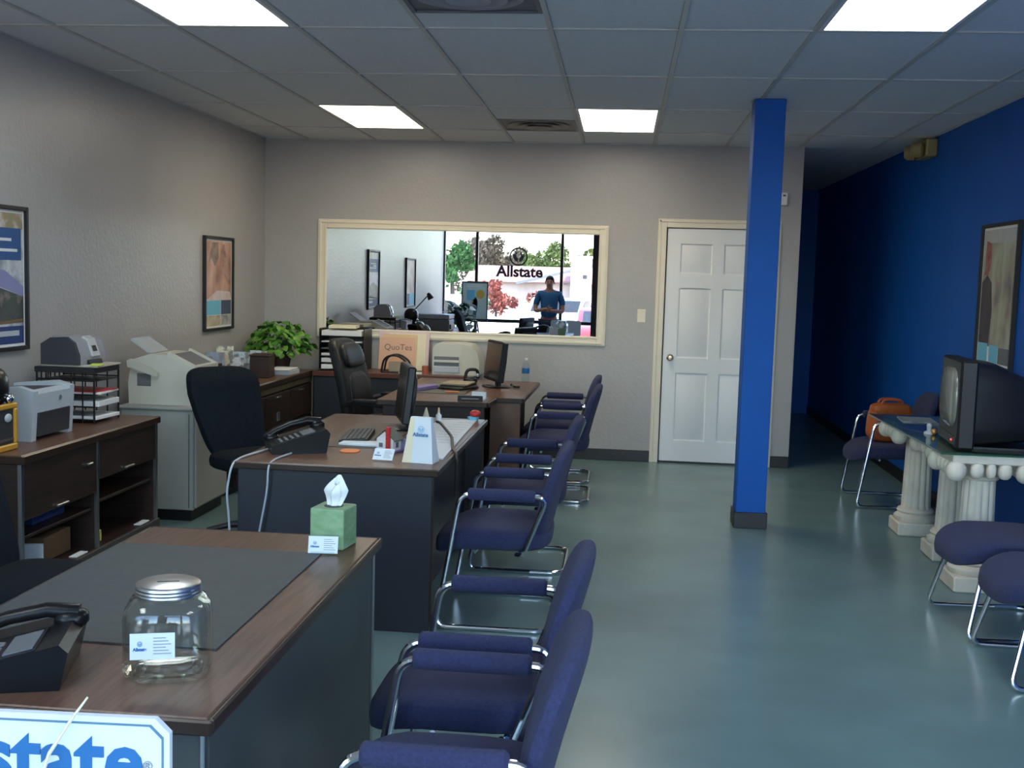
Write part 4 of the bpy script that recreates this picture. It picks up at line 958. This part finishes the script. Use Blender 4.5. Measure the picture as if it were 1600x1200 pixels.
P4 = [('photo', rect(0, .12, 1, 1), rampmat('couple_photo', [(.10, .10, .12), (.30, .24, .20), (.40, .42, .30), (.48, .48, .46)], 4.5, stretch=(1.6, 1, .7))),
      ('pale_top', rect(0, .90, 1, 1), mat('poster_grey', (.45, .45, .45), .5, var=.05)), ('red_flowers', [(.06, .66), (.20, .66), (.26, .76), (.22, .90), (.08, .92)], rampmat('red_photo', [(.20, .04, .04), (.34, .10, .09), (.30, .22, .20)], 16)),
      ('dark_figure', [(0, .12), (.32, .12), (.36, .40), (.30, .60), (.16, .66), (0, .60)], rampmat('dark_photo', [(.015, .015, .02), (.05, .04, .05), (.10, .06, .06)], 8)),
      ('light_blue_block', rect(0, 0, .30, .14), LBLUE), ('light_blue_block', rect(.36, 0, .62, .13), LBLUE), ('grey_block', rect(.64, 0, 1, .12), MGREY)]
poster('tall framed photo poster with light blue squares on the blue wall', (RW, 7.32, 1.10), -PI/2, .70, .915, P4)

# ================================================================== RIGHT SIDE
t = thing('emergency_light', 'tan twin-head emergency light high on the blue wall', 'emergency light', (RW, 9.12, 2.60))
MB().box(-.085, -.17, .0, 0, .17, .135, .01).build('case', BRASS, t)
for y in (-.09, .11):
    hd = MB().lathe([(.0, -.09), (.045, -.09), (.056, -.075), (.060, -.02), (.045, .0), (0, .0)], 20, M=TR(-.085, y, .055) @ RY(PI/2) @ RX(.25)).build('lamp_head', BRASS, t)
    MB().lathe([(0, -.097), (.030, -.096), (.046, -.0905), (.0, -.090)], 20, M=TR(-.085, y, .055) @ RY(PI/2) @ RX(.25)).build('lens', GREYP, hd)
MB().sup((-.088, .0, .012), (.006, .007, .007), 1, 1, 10, 7).build('indicator', mat('red_led', (1, .08, .05), .4, emit=1.2), t)

def column(label, loc, H):
    t = thing('plaster_column', label, 'column', loc, 0, 'white plaster column pedestals under the glass top')
    MB().box(-.135, -.135, 0, .135, .135, .085, .008).build('plinth', STONE, t)
    MB().lathe([(0, .085), (.125, .085), (.135, .10), (.135, .115), (.12, .128), (.108, .135), (.118, .148), (.112, .162), (.098, .17), (0, .17)], 28).build('base_moulding', STONE, t)
    zs_ = [.165, .20, .30, .40, .50, H-.15, H-.13]
    def fl(u, v):
        a = 2*PI*u; z = zs_[int(round(v*(len(zs_)-1)))]; r = .092-.010*(z-.165)/.45
        if zs_[0] < z < zs_[-1]: r -= .012*abs(math.sin(a*6))**.7*-1+.012
        return (r*math.cos(a), r*math.sin(a), z)
    MB().grid(fl, 72, len(zs_), wu=True).build('fluted_shaft', STONE, t)
    MB().lathe([(0, H-.15), (.09, H-.15), (.10, H-.14), (.095, H-.128), (.13, H-.06), (.15, H-.045), (0, H-.045)], 28).build('capital_bell', STONE, t)
    MB().box(-.20, -.20, H-.045, .20, .20, H, .006).build('abacus', STONE, t)
    for sx in (-1, 1):
        for sy in (-1, 1):
            MB().sup((sx*.175, sy*.175, H-.085), (.052, .052, .055), .9, .9, 14, 9).build('volute', STONE, t)
    for a in range(4):
        M_ = RZ(a*PI/2)
        for o_ in (-.07, 0, .07):
            MB().sup((o_, -.172, H-.078), (.036 if o_ else .026, .038, .046), .85, .85, 12, 8).xf(M_).build('leaf_boss', STONE, t)
    return t
TZ = .742
column('fluted white plaster column with leafy capital under the television', (1.93, 6.12, 0), TZ)
column('fluted white plaster column in the middle under the glass top', (2.0, 6.80, 0), TZ)
column('fluted white plaster column at the hallway end of the glass top', (1.96, 7.45, 0), TZ)
t = thing('glass_table_top', 'long glass table top resting on the plaster columns along the blue wall', 'table top', (1.975, 6.77, TZ+.0005))
MB().box(-.31, -.86, 0, .31, .86, .011, .003).build('glass', clearmat('table_glass', (.62, .74, .70), .9, 1.5), t)
q = MB().box(-.312, -.862, .002, -.309, .862, .009).box(-.309, -.862, .002, .309, -.859, .009); q.build('green_edge', mat('glass_edge', (.02, .10, .07), .15, var=.05), t)
TT = TZ+.012
t = thing('television', 'large black tube television facing the desks on the glass top', 'television', (1.80, 6.30, TT), -.10)
# front towards -x
MB().box(0, -.27, .0, .09, .27, .47, .012).build('front_shell', BLK, t)
def tvb(u, v):
    a = 2*PI*u; k = [(.09, .26, .455, .235), (.20, .25, .43, .235), (.36, .20, .34, .21), (.46, .14, .25, .19), (.47, .0, .0, .19)][int(round(v*4))]
    c_, s_ = math.cos(a), math.sin(a); e = (abs(c_)**6+abs(s_)**6)**(-1/6)
    return (k[0], k[1]*c_*e, k[3]+k[2]/2*s_*e)
MB().grid(tvb, 40, 5, wu=True).build('rear_shell', BLK, t)
MB().sup((.012, 0, .26), (.035, .225, .165), .35, .6, 28, 11).build('screen', SCRG, t)
MB().box(-.006, -.25, .015, .0, .25, .065, .003).build('control_strip', DGREY, t); MB().sup((-.008, -.16, .04), (.005, .006, .006), 1, 1, 8, 6).build('power_light', mat('red_led', (1, .08, .05)), t)
MB().box(.05, -.20, -.0, .40, .20, .012).build('foot', BLK, t)
# clutter on the glass
def mag(label, loc, rz, m_, w=.105, h=.14, th=.006): return tag(MB().box(-w, -h, 0, w, h, th, .001).build('magazine', m_, None, loc, rz), label, 'magazine', 'magazines on the glass top')
mag('blue cover magazine on the glass top beside the television', (1.83, 6.83, TT), .3, NAVYI)
mag('pale grey magazine on the glass top at the hallway end', (1.90, 7.32, TT), -.1, rampmat('magazine_a', [(.10, .12, .13), (.30, .33, .32), (.15, .16, .14)], 9))
mag('dark photo magazine on the glass top behind the television', (2.06, 7.05, TT), .5, rampmat('magazine_b', [(.03, .04, .06), (.12, .14, .16), (.30, .22, .12)], 12))
t = thing('ornament_figure', 'small pale figurine with a gold ball beside the television', 'ornament', (1.80, 6.66, TT))
MB().lathe([(0, 0), (.03, 0), (.028, .01), (.012, .02), (.016, .05), (.010, .06), (0, .062)], 16).build('body', GREYP, t); MB().sup((.02, -.03, .018), (.018, .018, .018), 1, 1, 14, 9).build('gold_ball', mat('gold', (.55, .30, .10), .3, metal=.6, var=.05), t)
# orange bag on the guest chair
t = thing('handbag', 'orange leather handbag sitting on the chair by the hallway', 'bag', (1.99, 8.42, .466), 1.75)
def bag(x, y, z):
    q = z/.30; return (x*(1-.35*q), y*(1-.12*q)+.012*math.sin(9*x), z)
MB().sup((0, 0, .14), (.075, .17, .14), .45, .5, 28, 13, lambda x, y, z: bag(x, y, z)).build('body', ORBAG, t)
MB().sup((.0, 0, .235), (.06, .15, .05), .5, .6, 24, 9).build('flap', ORBAG, t)
for s in (-1, 1): MB().tube(fillet([(s*.03, -.09, .25), (s*.035, -.07, .31), (s*.035, .07, .31), (s*.03, .09, .25)], .06, 6), .009, 8).build('handle', ORBAG, t)
MB().box(-.082, -.02, .16, -.066, .02, .20, .004).build('buckle', STEEL, t)

# ================================================================== FRONT-LEFT CORNER (mirror only)
t = thing('low_cabinet', 'dark low cabinet against the left wall near the shopfront', 'cabinet', (-2.88, 2.35, 0))
MB().box(-.30, -.95, .06, .30, .95, .71, .004).build('body', WDARK, t); MB().box(-.31, -.96, .71, .32, .96, .74, .004).build('top', WOOD, t); MB().box(-.28, -.92, 0, .25, .92, .06).build('plinth', BLK, t)
for k in range(3): dw = MB().box(.30, -.93+.62*k, .09, .316, -.32+.62*k, .69, .003).build('door', WDARK, t); MB().box(.316, -.40+.62*k, .50, .328, -.385+.62*k, .60, .003).build('pull', STEEL, dw)
t = thing('copier', 'grey desktop copier on the low cabinet seen in the mirror', 'copier', (-2.87, 2.62, ZD))
MB().box(-.27, -.25, 0, .27, .25, .17, .01).build('body', MGREY, t); MB().box(-.27, -.25, .175, .27, .25, .25, .012).build('lid', SILV, t); MB().box(.27, -.18, .03, .29, .18, .10, .004).build('tray', DGREY, t)
t = thing('desk_lamp', 'black jointed desk lamp on the low cabinet seen in the mirror', 'lamp', (-3.05, 3.16, ZD))
MB().lathe([(0, 0), (.075, 0), (.075, .015), (.02, .025), (0, .03)], 20).build('base', BLK, t); MB().tube([(0, 0, .02), (-.04, 0, .30), (-.04, 0, .31)], .009, 8).build('lower_arm', BLK, t); MB().tube([(-.04, 0, .31), (.16, -.10, .55)], .009, 8).build('upper_arm', BLK, t)
MB().lathe([(.015, .05), (.03, .03), (.05, -.05), (.047, -.05), (.012, .03)], 16, M=TR(.17, -.11, .53) @ RY(-.5)).build('shade', BLK, t)
t = thing('easel_sign', 'framed poster of a figure on an easel in the shop window', 'sign', (-2.59, .02, 0))
for s in (-1, 1): MB().tube([(s*.20, .05, 0), (s*.05, .02, .78), (0, .0, 1.2)], .012, 8).build('leg', BLK, t)
MB().tube([(0, -.16, 0), (0, -.02, 1.15)], .012, 8).build('leg', BLK, t); MB().box(-.24, .02, .80, .24, .06, .815, .003).build('ledge', BLK, t)
q = MB(); q.box(-.235, .030, .815, -.215, .05, 1.49, .003).box(.215, .030, .815, .235, .05, 1.49, .003).box(-.215, .03, .815, .215, .05, .835, .003).box(-.215, .03, 1.47, .215, .05, 1.49, .003); q.build('frame', BLK, t)
MB().box(-.215, .034, .835, .215, .040, 1.47).build('sheet', mat('pale_teal_sheet', (.50, .62, .60), .5, var=.03), t)
def epc(nm, pts, m_): MB().prism(pts, .040, .0415).build(nm, m_, t)
epc('blue_square', [(-.14, 1.16), (.0, 1.16), (.0, 1.34), (-.14, 1.34)], LBLUE); epc('gold_bubble', [(.10+.075*math.cos(a), 1.27+.08*math.sin(a)) for a in [2*PI*k/16 for k in range(16)]], mat('gold_print', (.60, .42, .08), .5, var=.03))
epc('figure', [(-.02, .86), (.03, .86), (.05, 1.05), (.06, 1.12), (.03, 1.22), (.0, 1.22), (-.04, 1.10), (-.02, 1.05)], mat('figure_print', (.10, .16, .20), .6, var=.1)); epc('jumper', [(-.06, 1.06), (.04, 1.06), (.05, 1.18), (.0, 1.19), (-.05, 1.16)], mat('mustard', (.5, .42, .08), .6, var=.1))
for k in range(2): epc('text_line', [(-.14, 1.40+.03*k), (.13, 1.40+.03*k), (.13, 1.412+.03*k), (-.14, 1.412+.03*k)], PAPER)
t = thing('flowering_plant', 'tall potted plant with white blooms beside the shop window', 'plant', (-2.80, .50, 0))
MB().lathe([(0, 0), (.13, 0), (.17, .30), (.18, .30), (.18, .33), (.15, .33), (.14, .27), (0, .27)], 20).build('pot', BRNB, t)
q = MB()
for k in range(9): a = 2*PI*k/9; q.tube([(.04*math.cos(a), .04*math.sin(a), .27), (.10*math.cos(a), .10*math.sin(a), .70), (.20*math.cos(a), .16*math.sin(a), .85+.05*(k % 5))], .006, 5)
q.build('stems', LEAFD, t)
big = lm[0].copy(); big.materials.clear(); big.materials.append(LEAFD); wht = lm[2].copy(); wht.materials.clear(); wht.materials.append(PAPER)
for k in range(80):
    a = random.uniform(0, 2*PI); r_ = random.uniform(.04, .24); lf = link('leaf' if k % 4 else 'petal', big if k % 4 else wht, t, (r_*math.cos(a)*.9, r_*math.sin(a)*.9, random.uniform(.55, 1.18)-.3*r_))
    lf.rotation_euler = Euler((random.uniform(-.5, .5), random.uniform(-.6, .8), a)); lf.scale = (2.0, 2.0, 2.0) if k % 4 else (1.5, 2.0, 1.5)

# ================================================================== PERSON (standing behind the camera, seen in the mirror; faces +y)
def skinned(name, verts, edges, material, parent, loc=(0, 0, 0), root=0, sub=2):
    me = bpy.data.meshes.new(name); me.from_pydata([v[:3] for v in verts], edges, []); me.materials.append(material)
    o = link(name, me, parent, loc); md = o.modifiers.new('skin', 'SKIN'); md.use_smooth_shade = True
    for i, v in enumerate(verts):
        sv = me.skin_vertices[0].data[i]; r_ = v[3] if isinstance(v[3], tuple) else (v[3], v[3]); sv.radius = r_; sv.use_root = (i == root)
    s = o.modifiers.new('sub', 'SUBSURF'); s.levels = sub; s.render_levels = sub
    return o
pr = thing('person', 'person in a blue shirt with arms folded at the waist, seen in the mirror', 'person', (-1.24, .55, 0), 0)
# body: pelvis, spine, head, arms folded over the belly, legs
BV = [(0, 0, .90, (.13, .09)), (0, 0, 1.08, (.11, .075)), (0, -.01, 1.25, (.12, .075)), (0, -.015, 1.345, (.075, .06)), (0, -.005, 1.40, .050), (0, .01, 1.445, .055), (0, .02, 1.505, (.070, .082)), (0, .005, 1.575, (.062, .075)),
      (-.17, -.015, 1.32, .056), (-.225, -.03, 1.17, .046), (-.235, .03, 1.03, .040), (-.10, .15, 1.05, .033), (-.01, .165, 1.075, .026),
      (.17, -.015, 1.32, .056), (.225, -.03, 1.17, .046), (.235, .03, 1.02, .040), (.10, .175, 1.035, .033), (.02, .19, 1.045, .026),
      (-.09, 0, .82, .088), (-.10, .02, .48, .060), (-.105, -.01, .09, .040), (-.11, .12, .04, .035), (.09, 0, .82, .088), (.10, .02, .48, .060), (.105, -.01, .09, .040), (.11, .12, .04, .035)]
BE = [(0, 1), (1, 2), (2, 3), (3, 4), (4, 5), (5, 6), (6, 7), (3, 8), (8, 9), (9, 10), (10, 11), (11, 12), (3, 13), (13, 14), (14, 15), (15, 16), (16, 17), (0, 18), (18, 19), (19, 20), (20, 21), (0, 22), (22, 23), (23, 24), (24, 25)]
body = skinned('body', BV, BE, SKIN, pr)
# fingers, one short chain each, rooted in the hand; wrapped over the other forearm
for s, (hx_, hy_, hz_) in ((1, (-.01, .165, 1.075)), (-1, (.02, .19, 1.045))):
    for k in range(4):
        dz = .022-.0145*k; L = (.052, .060, .057, .045)[k]
        skinned('finger', [(hx_, hy_, hz_+dz, .009), (hx_+s*L*.6, hy_+.006, hz_+dz, .0085), (hx_+s*L*1.1, hy_-.006, hz_+dz-.006, .008), (hx_+s*L*1.45, hy_-.022, hz_+dz-.012, .0065)], [(0, 1), (1, 2), (2, 3)], SKIN, body, sub=1)
    skinned('thumb', [(hx_-s*.01, hy_, hz_+.018, .011), (hx_+s*.012, hy_+.008, hz_+.046, .010), (hx_+s*.03, hy_+.004, hz_+.066, .008)], [(0, 1), (1, 2)], SKIN, body, sub=1)
SV = [(0, 0, .86, (.165, .122)), (0, 0, 1.08, (.152, .112)), (0, -.01, 1.25, (.172, .117)), (0, -.015, 1.345, (.112, .088)), (0, -.008, 1.385, .062),
      (-.16, -.015, 1.32, .066), (-.215, -.03, 1.20, .060), (-.232, -.01, 1.10, .058), (.16, -.015, 1.32, .066), (.215, -.03, 1.20, .060), (.232, -.01, 1.10, .058)]
skinned('shirt', SV, [(0, 1), (1, 2), (2, 3), (3, 4), (3, 5), (5, 6), (6, 7), (3, 8), (8, 9), (9, 10)], SHIRT, pr)
skinned('trousers', [(0, 0, .90, (.160, .115)), (-.09, 0, .82, .100), (-.10, .02, .48, .075), (-.105, -.01, .12, .062), (.09, 0, .82, .100), (.10, .02, .48, .075), (.105, -.01, .12, .062)], [(0, 1), (1, 2), (2, 3), (0, 4), (4, 5), (5, 6)], JEANS, pr)
MB().sup((0, -.012, 1.555), (.076, .088, .075), 1, 1, 24, 14, lambda x, y, z: (x, y, z if (y < .045 or z > 1.585) else max(z, 1.585))).build('hair', HAIR, pr)
f_ = MB().sup((0, .103, 1.500), (.012, .016, .020), 1, 1, 12, 8).build('nose', SKIN, pr)
for s in (-1, 1):
    MB().sup((s*.028, .092, 1.527), (.010, .006, .006), 1, 1, 10, 6).build('eye', INK, pr); MB().box(s*.012, .09, 1.542, s*.045, .098, 1.548, .002).build('eyebrow', HAIR, pr)
    MB().sup((s*.076, .005, 1.512), (.010, .018, .030), 1, 1, 10, 8).build('ear', SKIN, pr); MB().sup((s*.11, .06, .035), (.045, .13, .035), .7, .7, 16, 9).build('shoe', BLK, pr)
MB().sup((0, .094, 1.468), (.024, .008, .006), 1, 1, 12, 6).build('mouth', mat('lips', (.30, .10, .08), .5, var=.05), pr)

# ================================================================== OUTSIDE (seen in the mirror through the shopfront)
GZ = -.40
ASPH = mat('asphalt', (.20, .20, .19), .9, var=.12, vscale=3, bump=.2, bscale=60); CONC = mat('pale_concrete', (.50, .48, .44), .9, var=.06, vscale=3, bump=.1)
struct(MB().box(-40, -70, GZ-.1, 40, -2.4, GZ).build('parking_lot', ASPH)); struct(MB().box(-12, -2.4, GZ-.1, 12, FWY-.12, 0, .01).build('sidewalk', CONC))
q = MB().box(-40, -26, GZ, 40, -20, GZ+.12, .01); struct(q.build('lawn_strip', mat('grass', (.10, .16, .04), .9, var=.3, vscale=6, bump=.3, bscale=40)))
def car(label, loc, rz, paint, L=4.7, Wd=1.85, H=1.55, van=False):
    t = thing('parked_car', label, 'car', loc, rz)
    h = H; hl = L/2
    low = [(-hl, .35), (-hl+.05, .30), (hl-.05, .30), (hl, .38), (hl-.02, .72), (hl-.25, .86), (hl-1.25, .98), (-hl+.15, 1.02), (-hl, .90)]
    MB().prism(low, -Wd/2, Wd/2).build('body', paint, t)
    cab = [(hl-1.30, .97), (hl-1.95, h-.06), (hl-2.2, h), (-hl+.55, h), (-hl+.25, h-.10), (-hl+.06, 1.0)] if van else [(hl-1.35, .97), (hl-2.1, h-.05), (hl-2.4, h), (-hl+1.3, h), (-hl+.95, h-.06), (-hl+.35, 1.0)]
    MB().prism(cab, -Wd/2+.10, Wd/2-.10).build('cabin', paint, t)
    n_ = len(cab); cxm = sum(p_[0] for p_ in cab)/n_
    sg = [(cxm+(p_[0]-cxm)*.86, 1.04+(p_[1]-1.0)*.72) for p_ in cab]
    for s in (-1, 1): MB().prism(sg, s*(Wd/2-.10), s*(Wd/2-.085)).build('side_glass', SCREEN, t)
    a, b_ = Vector((cab[0][0], 0, cab[0][1])), Vector((cab[1][0], 0, cab[1][1])); dv = (b_-a)
    MB().box(.08, -Wd/2+.2, -.005, dv.length-.05, Wd/2-.2, .012, M=TR(*a) @ RY(-math.atan2(dv.z, dv.x))).build('windscreen', SCREEN, t)
    for x in (-hl+.85, hl-.9):
        for s in (-1, 1):
            wh = MB().lathe([(0, -.11), (.30, -.11), (.335, -.08), (.335, .08), (.30, .11), (0, .11)], 20, M=TR(x, s*(Wd/2-.08), .335) @ RX(PI/2)).build('wheel', BLK, t)
            MB().lathe([(0, -.125), (.17, -.12), (.19, -.11), (0, -.10)], 16, M=TR(x, s*(Wd/2-.08), .335) @ RX(s*PI/2)).build('hub', STEEL, wh)
    for s in (-1, 1): MB().box(hl-.06, s*.5, .60, hl+.005, s*.82, .72, .01).build('headlight', PAPERB, t); MB().box(-hl-.005, s*.6, .70, -hl+.05, s*.86, .86, .01).build('tail_light', RED, t)
    return t
CW_ = mat('white_car_paint', (.75, .76, .77), .25, var=.02, coat=.5); CS_ = mat('silver_car_paint', (.45, .46, .48), .25, var=.02, coat=.5); CR_ = mat('red_car_paint', (.45, .04, .03), .25, var=.02, coat=.5)
car('white van parked in front of the shop window, seen in the mirror', (-4.25, -7.2, GZ), .0, CW_, 4.9, 1.95, 1.52, True)
car('silver car parked past the white van, seen in the mirror', (-1.9, -14.0, GZ), PI/2+.1, CS_, 4.5, 1.8, 1.40)
car('red car parked beside the white van, seen in the mirror', (-.25, -7.0, GZ), PI/2, CR_, 4.4, 1.7, 1.30)
def tree(label, loc, h, r, cols, n=900, name='tree', trunk=.12, zc=.62, flat=.8, ls=.30, group=None):
    t = thing(name, label, 'tree' if name == 'tree' else 'shrub', loc, 0, group)
    MB().tube([(0, 0, 0), (.05, .03, h*.3), (-.04, 0, h*.6)], [trunk, trunk*.8, trunk*.4], 8).build('trunk', mat('bark', (.09, .065, .05), .9, var=.2, bump=.3), t)
    q = MB(); rnd = random.Random(int(loc[0]*100)+7)
    cl = [(Vector((rnd.gauss(0, .42)*r, rnd.gauss(0, .42)*r, h*zc+rnd.gauss(0, .40)*r*flat)), rnd.uniform(.25, .5)*r) for _ in range(16)]
    for k in range(n):
        c_, cr = cl[k % 16]; v = Vector((rnd.gauss(0, 1), rnd.gauss(0, 1), rnd.gauss(0, 1))).normalized()*cr*rnd.uniform(.6, 1)
        p_ = c_+v; a = Vector((rnd.gauss(0, 1), rnd.gauss(0, 1), rnd.gauss(0, 1))).normalized(); b_ = a.orthogonal().normalized(); a *= ls*rnd.uniform(.5, 1); b_ *= ls*.6*rnd.uniform(.5, 1)
        if p_.z < .1: p_.z = .1+abs(v.z)*.3
        q.add([p_-a, p_-b_, p_+a, p_+b_], [(0, 1, 2, 3)])
    cr = q.build('crown', cols, t); return t
GA = mat('tree_green', (.07, .17, .05), .8, var=.5, vscale=1.5); GB = mat('tree_olive', (.13, .17, .05), .8, var=.5, vscale=1.5); GC = mat('tree_brown', (.14, .11, .075), .8, var=.4, vscale=1.5); GP = mat('bush_red', (.34, .10, .075), .8, var=.5, vscale=2)
tree('light green tree at the edge of the parking lot, seen in the mirror', (-5.75, -18, GZ), 3.6, .95, GA, 1800, zc=.66, ls=.13)
tree('brownish tree behind the window logo, seen in the mirror', (-7.4, -45, GZ), 4.3, 1.9, GC, 3000, zc=.60, ls=.2)
tree('sparse brown tree between the two far trees, seen in the mirror', (-7.2, -57, GZ), 4.4, 1.7, GC, 2400, zc=.60, ls=.2)
tree('olive green tree above the red roof, seen in the mirror', (-4.4, -50, GZ), 4.3, 1.8, GB, 2400, zc=.60, ls=.2)
tree('yellow green tree beside the white tower, seen in the mirror', (-1.7, -52, GZ), 4.7, 1.6, mat('tree_yellow', (.19, .20, .06), .8, var=.4, vscale=1.5), 2400, zc=.62, ls=.2)
tree('reddish flowering shrub before the red roofed building, seen in the mirror', (-4.5, -20, GZ), 2.2, .80, GP, 1600, 'flowering_shrub', .05, .55, .7, .11)
tree('smaller reddish shrub beside the flowering shrub, seen in the mirror', (-3.0, -23.5, GZ), 1.8, .60, GP, 1200, 'flowering_shrub', .05, .55, .7, .11)
tree('pale green shrub behind the easel sign, seen in the mirror', (-4.6, -13, GZ), 2.0, .65, mat('bush_pale', (.26, .34, .20), .8, var=.4), 1400, 'green_shrub', .05, .55, .7, .10)
t = thing('stucco_building', 'pale stucco building with red roof and white tower across the parking lot', 'building', (-2.0, -34, GZ))
PINKW = mat('pink_stucco', (.55, .42, .37), .9, var=.06, vscale=2, bump=.1); WST = mat('white_stucco', (.74, .71, .67), .9, var=.04, vscale=2, bump=.1); RTL = mat('red_roof_tiles', (.45, .22, .18), .8, var=.15, vscale=3)
MB().box(-5.2, -6, 0, 7, 0, 1.75).build('wall', PINKW, t)
MB().prism([(.35, 1.75), (-3.0, 2.55), (-6.4, 1.75)], -5.6, 7.4, 'x').build('roof', RTL, t)
MB().prism([(-3.0, 1.65), (-.45, 2.3), (-.45, 2.42), (-3.0, 1.77)], .4, .9).build('porch_roof_edge', MGREY, t)
MB().box(-.45, -.4, 0, .5, .9, 2.95).build('tower', WST, t); MB().box(-.53, -.5, 2.95, .58, 1.0, 3.06).build('tower_cap', WST, t); MB().box(.12, .88, 2.0, .32, .92, 2.18).build('tower_vent', INK, t)
for x in (1.4, 3.4): wd = MB().box(x, .0, .6, x+1.1, .04, 1.5).build('window', WHITET, t); MB().box(x+.06, .03, .66, x+1.04, .05, 1.44).build('pane', SCREEN, wd)
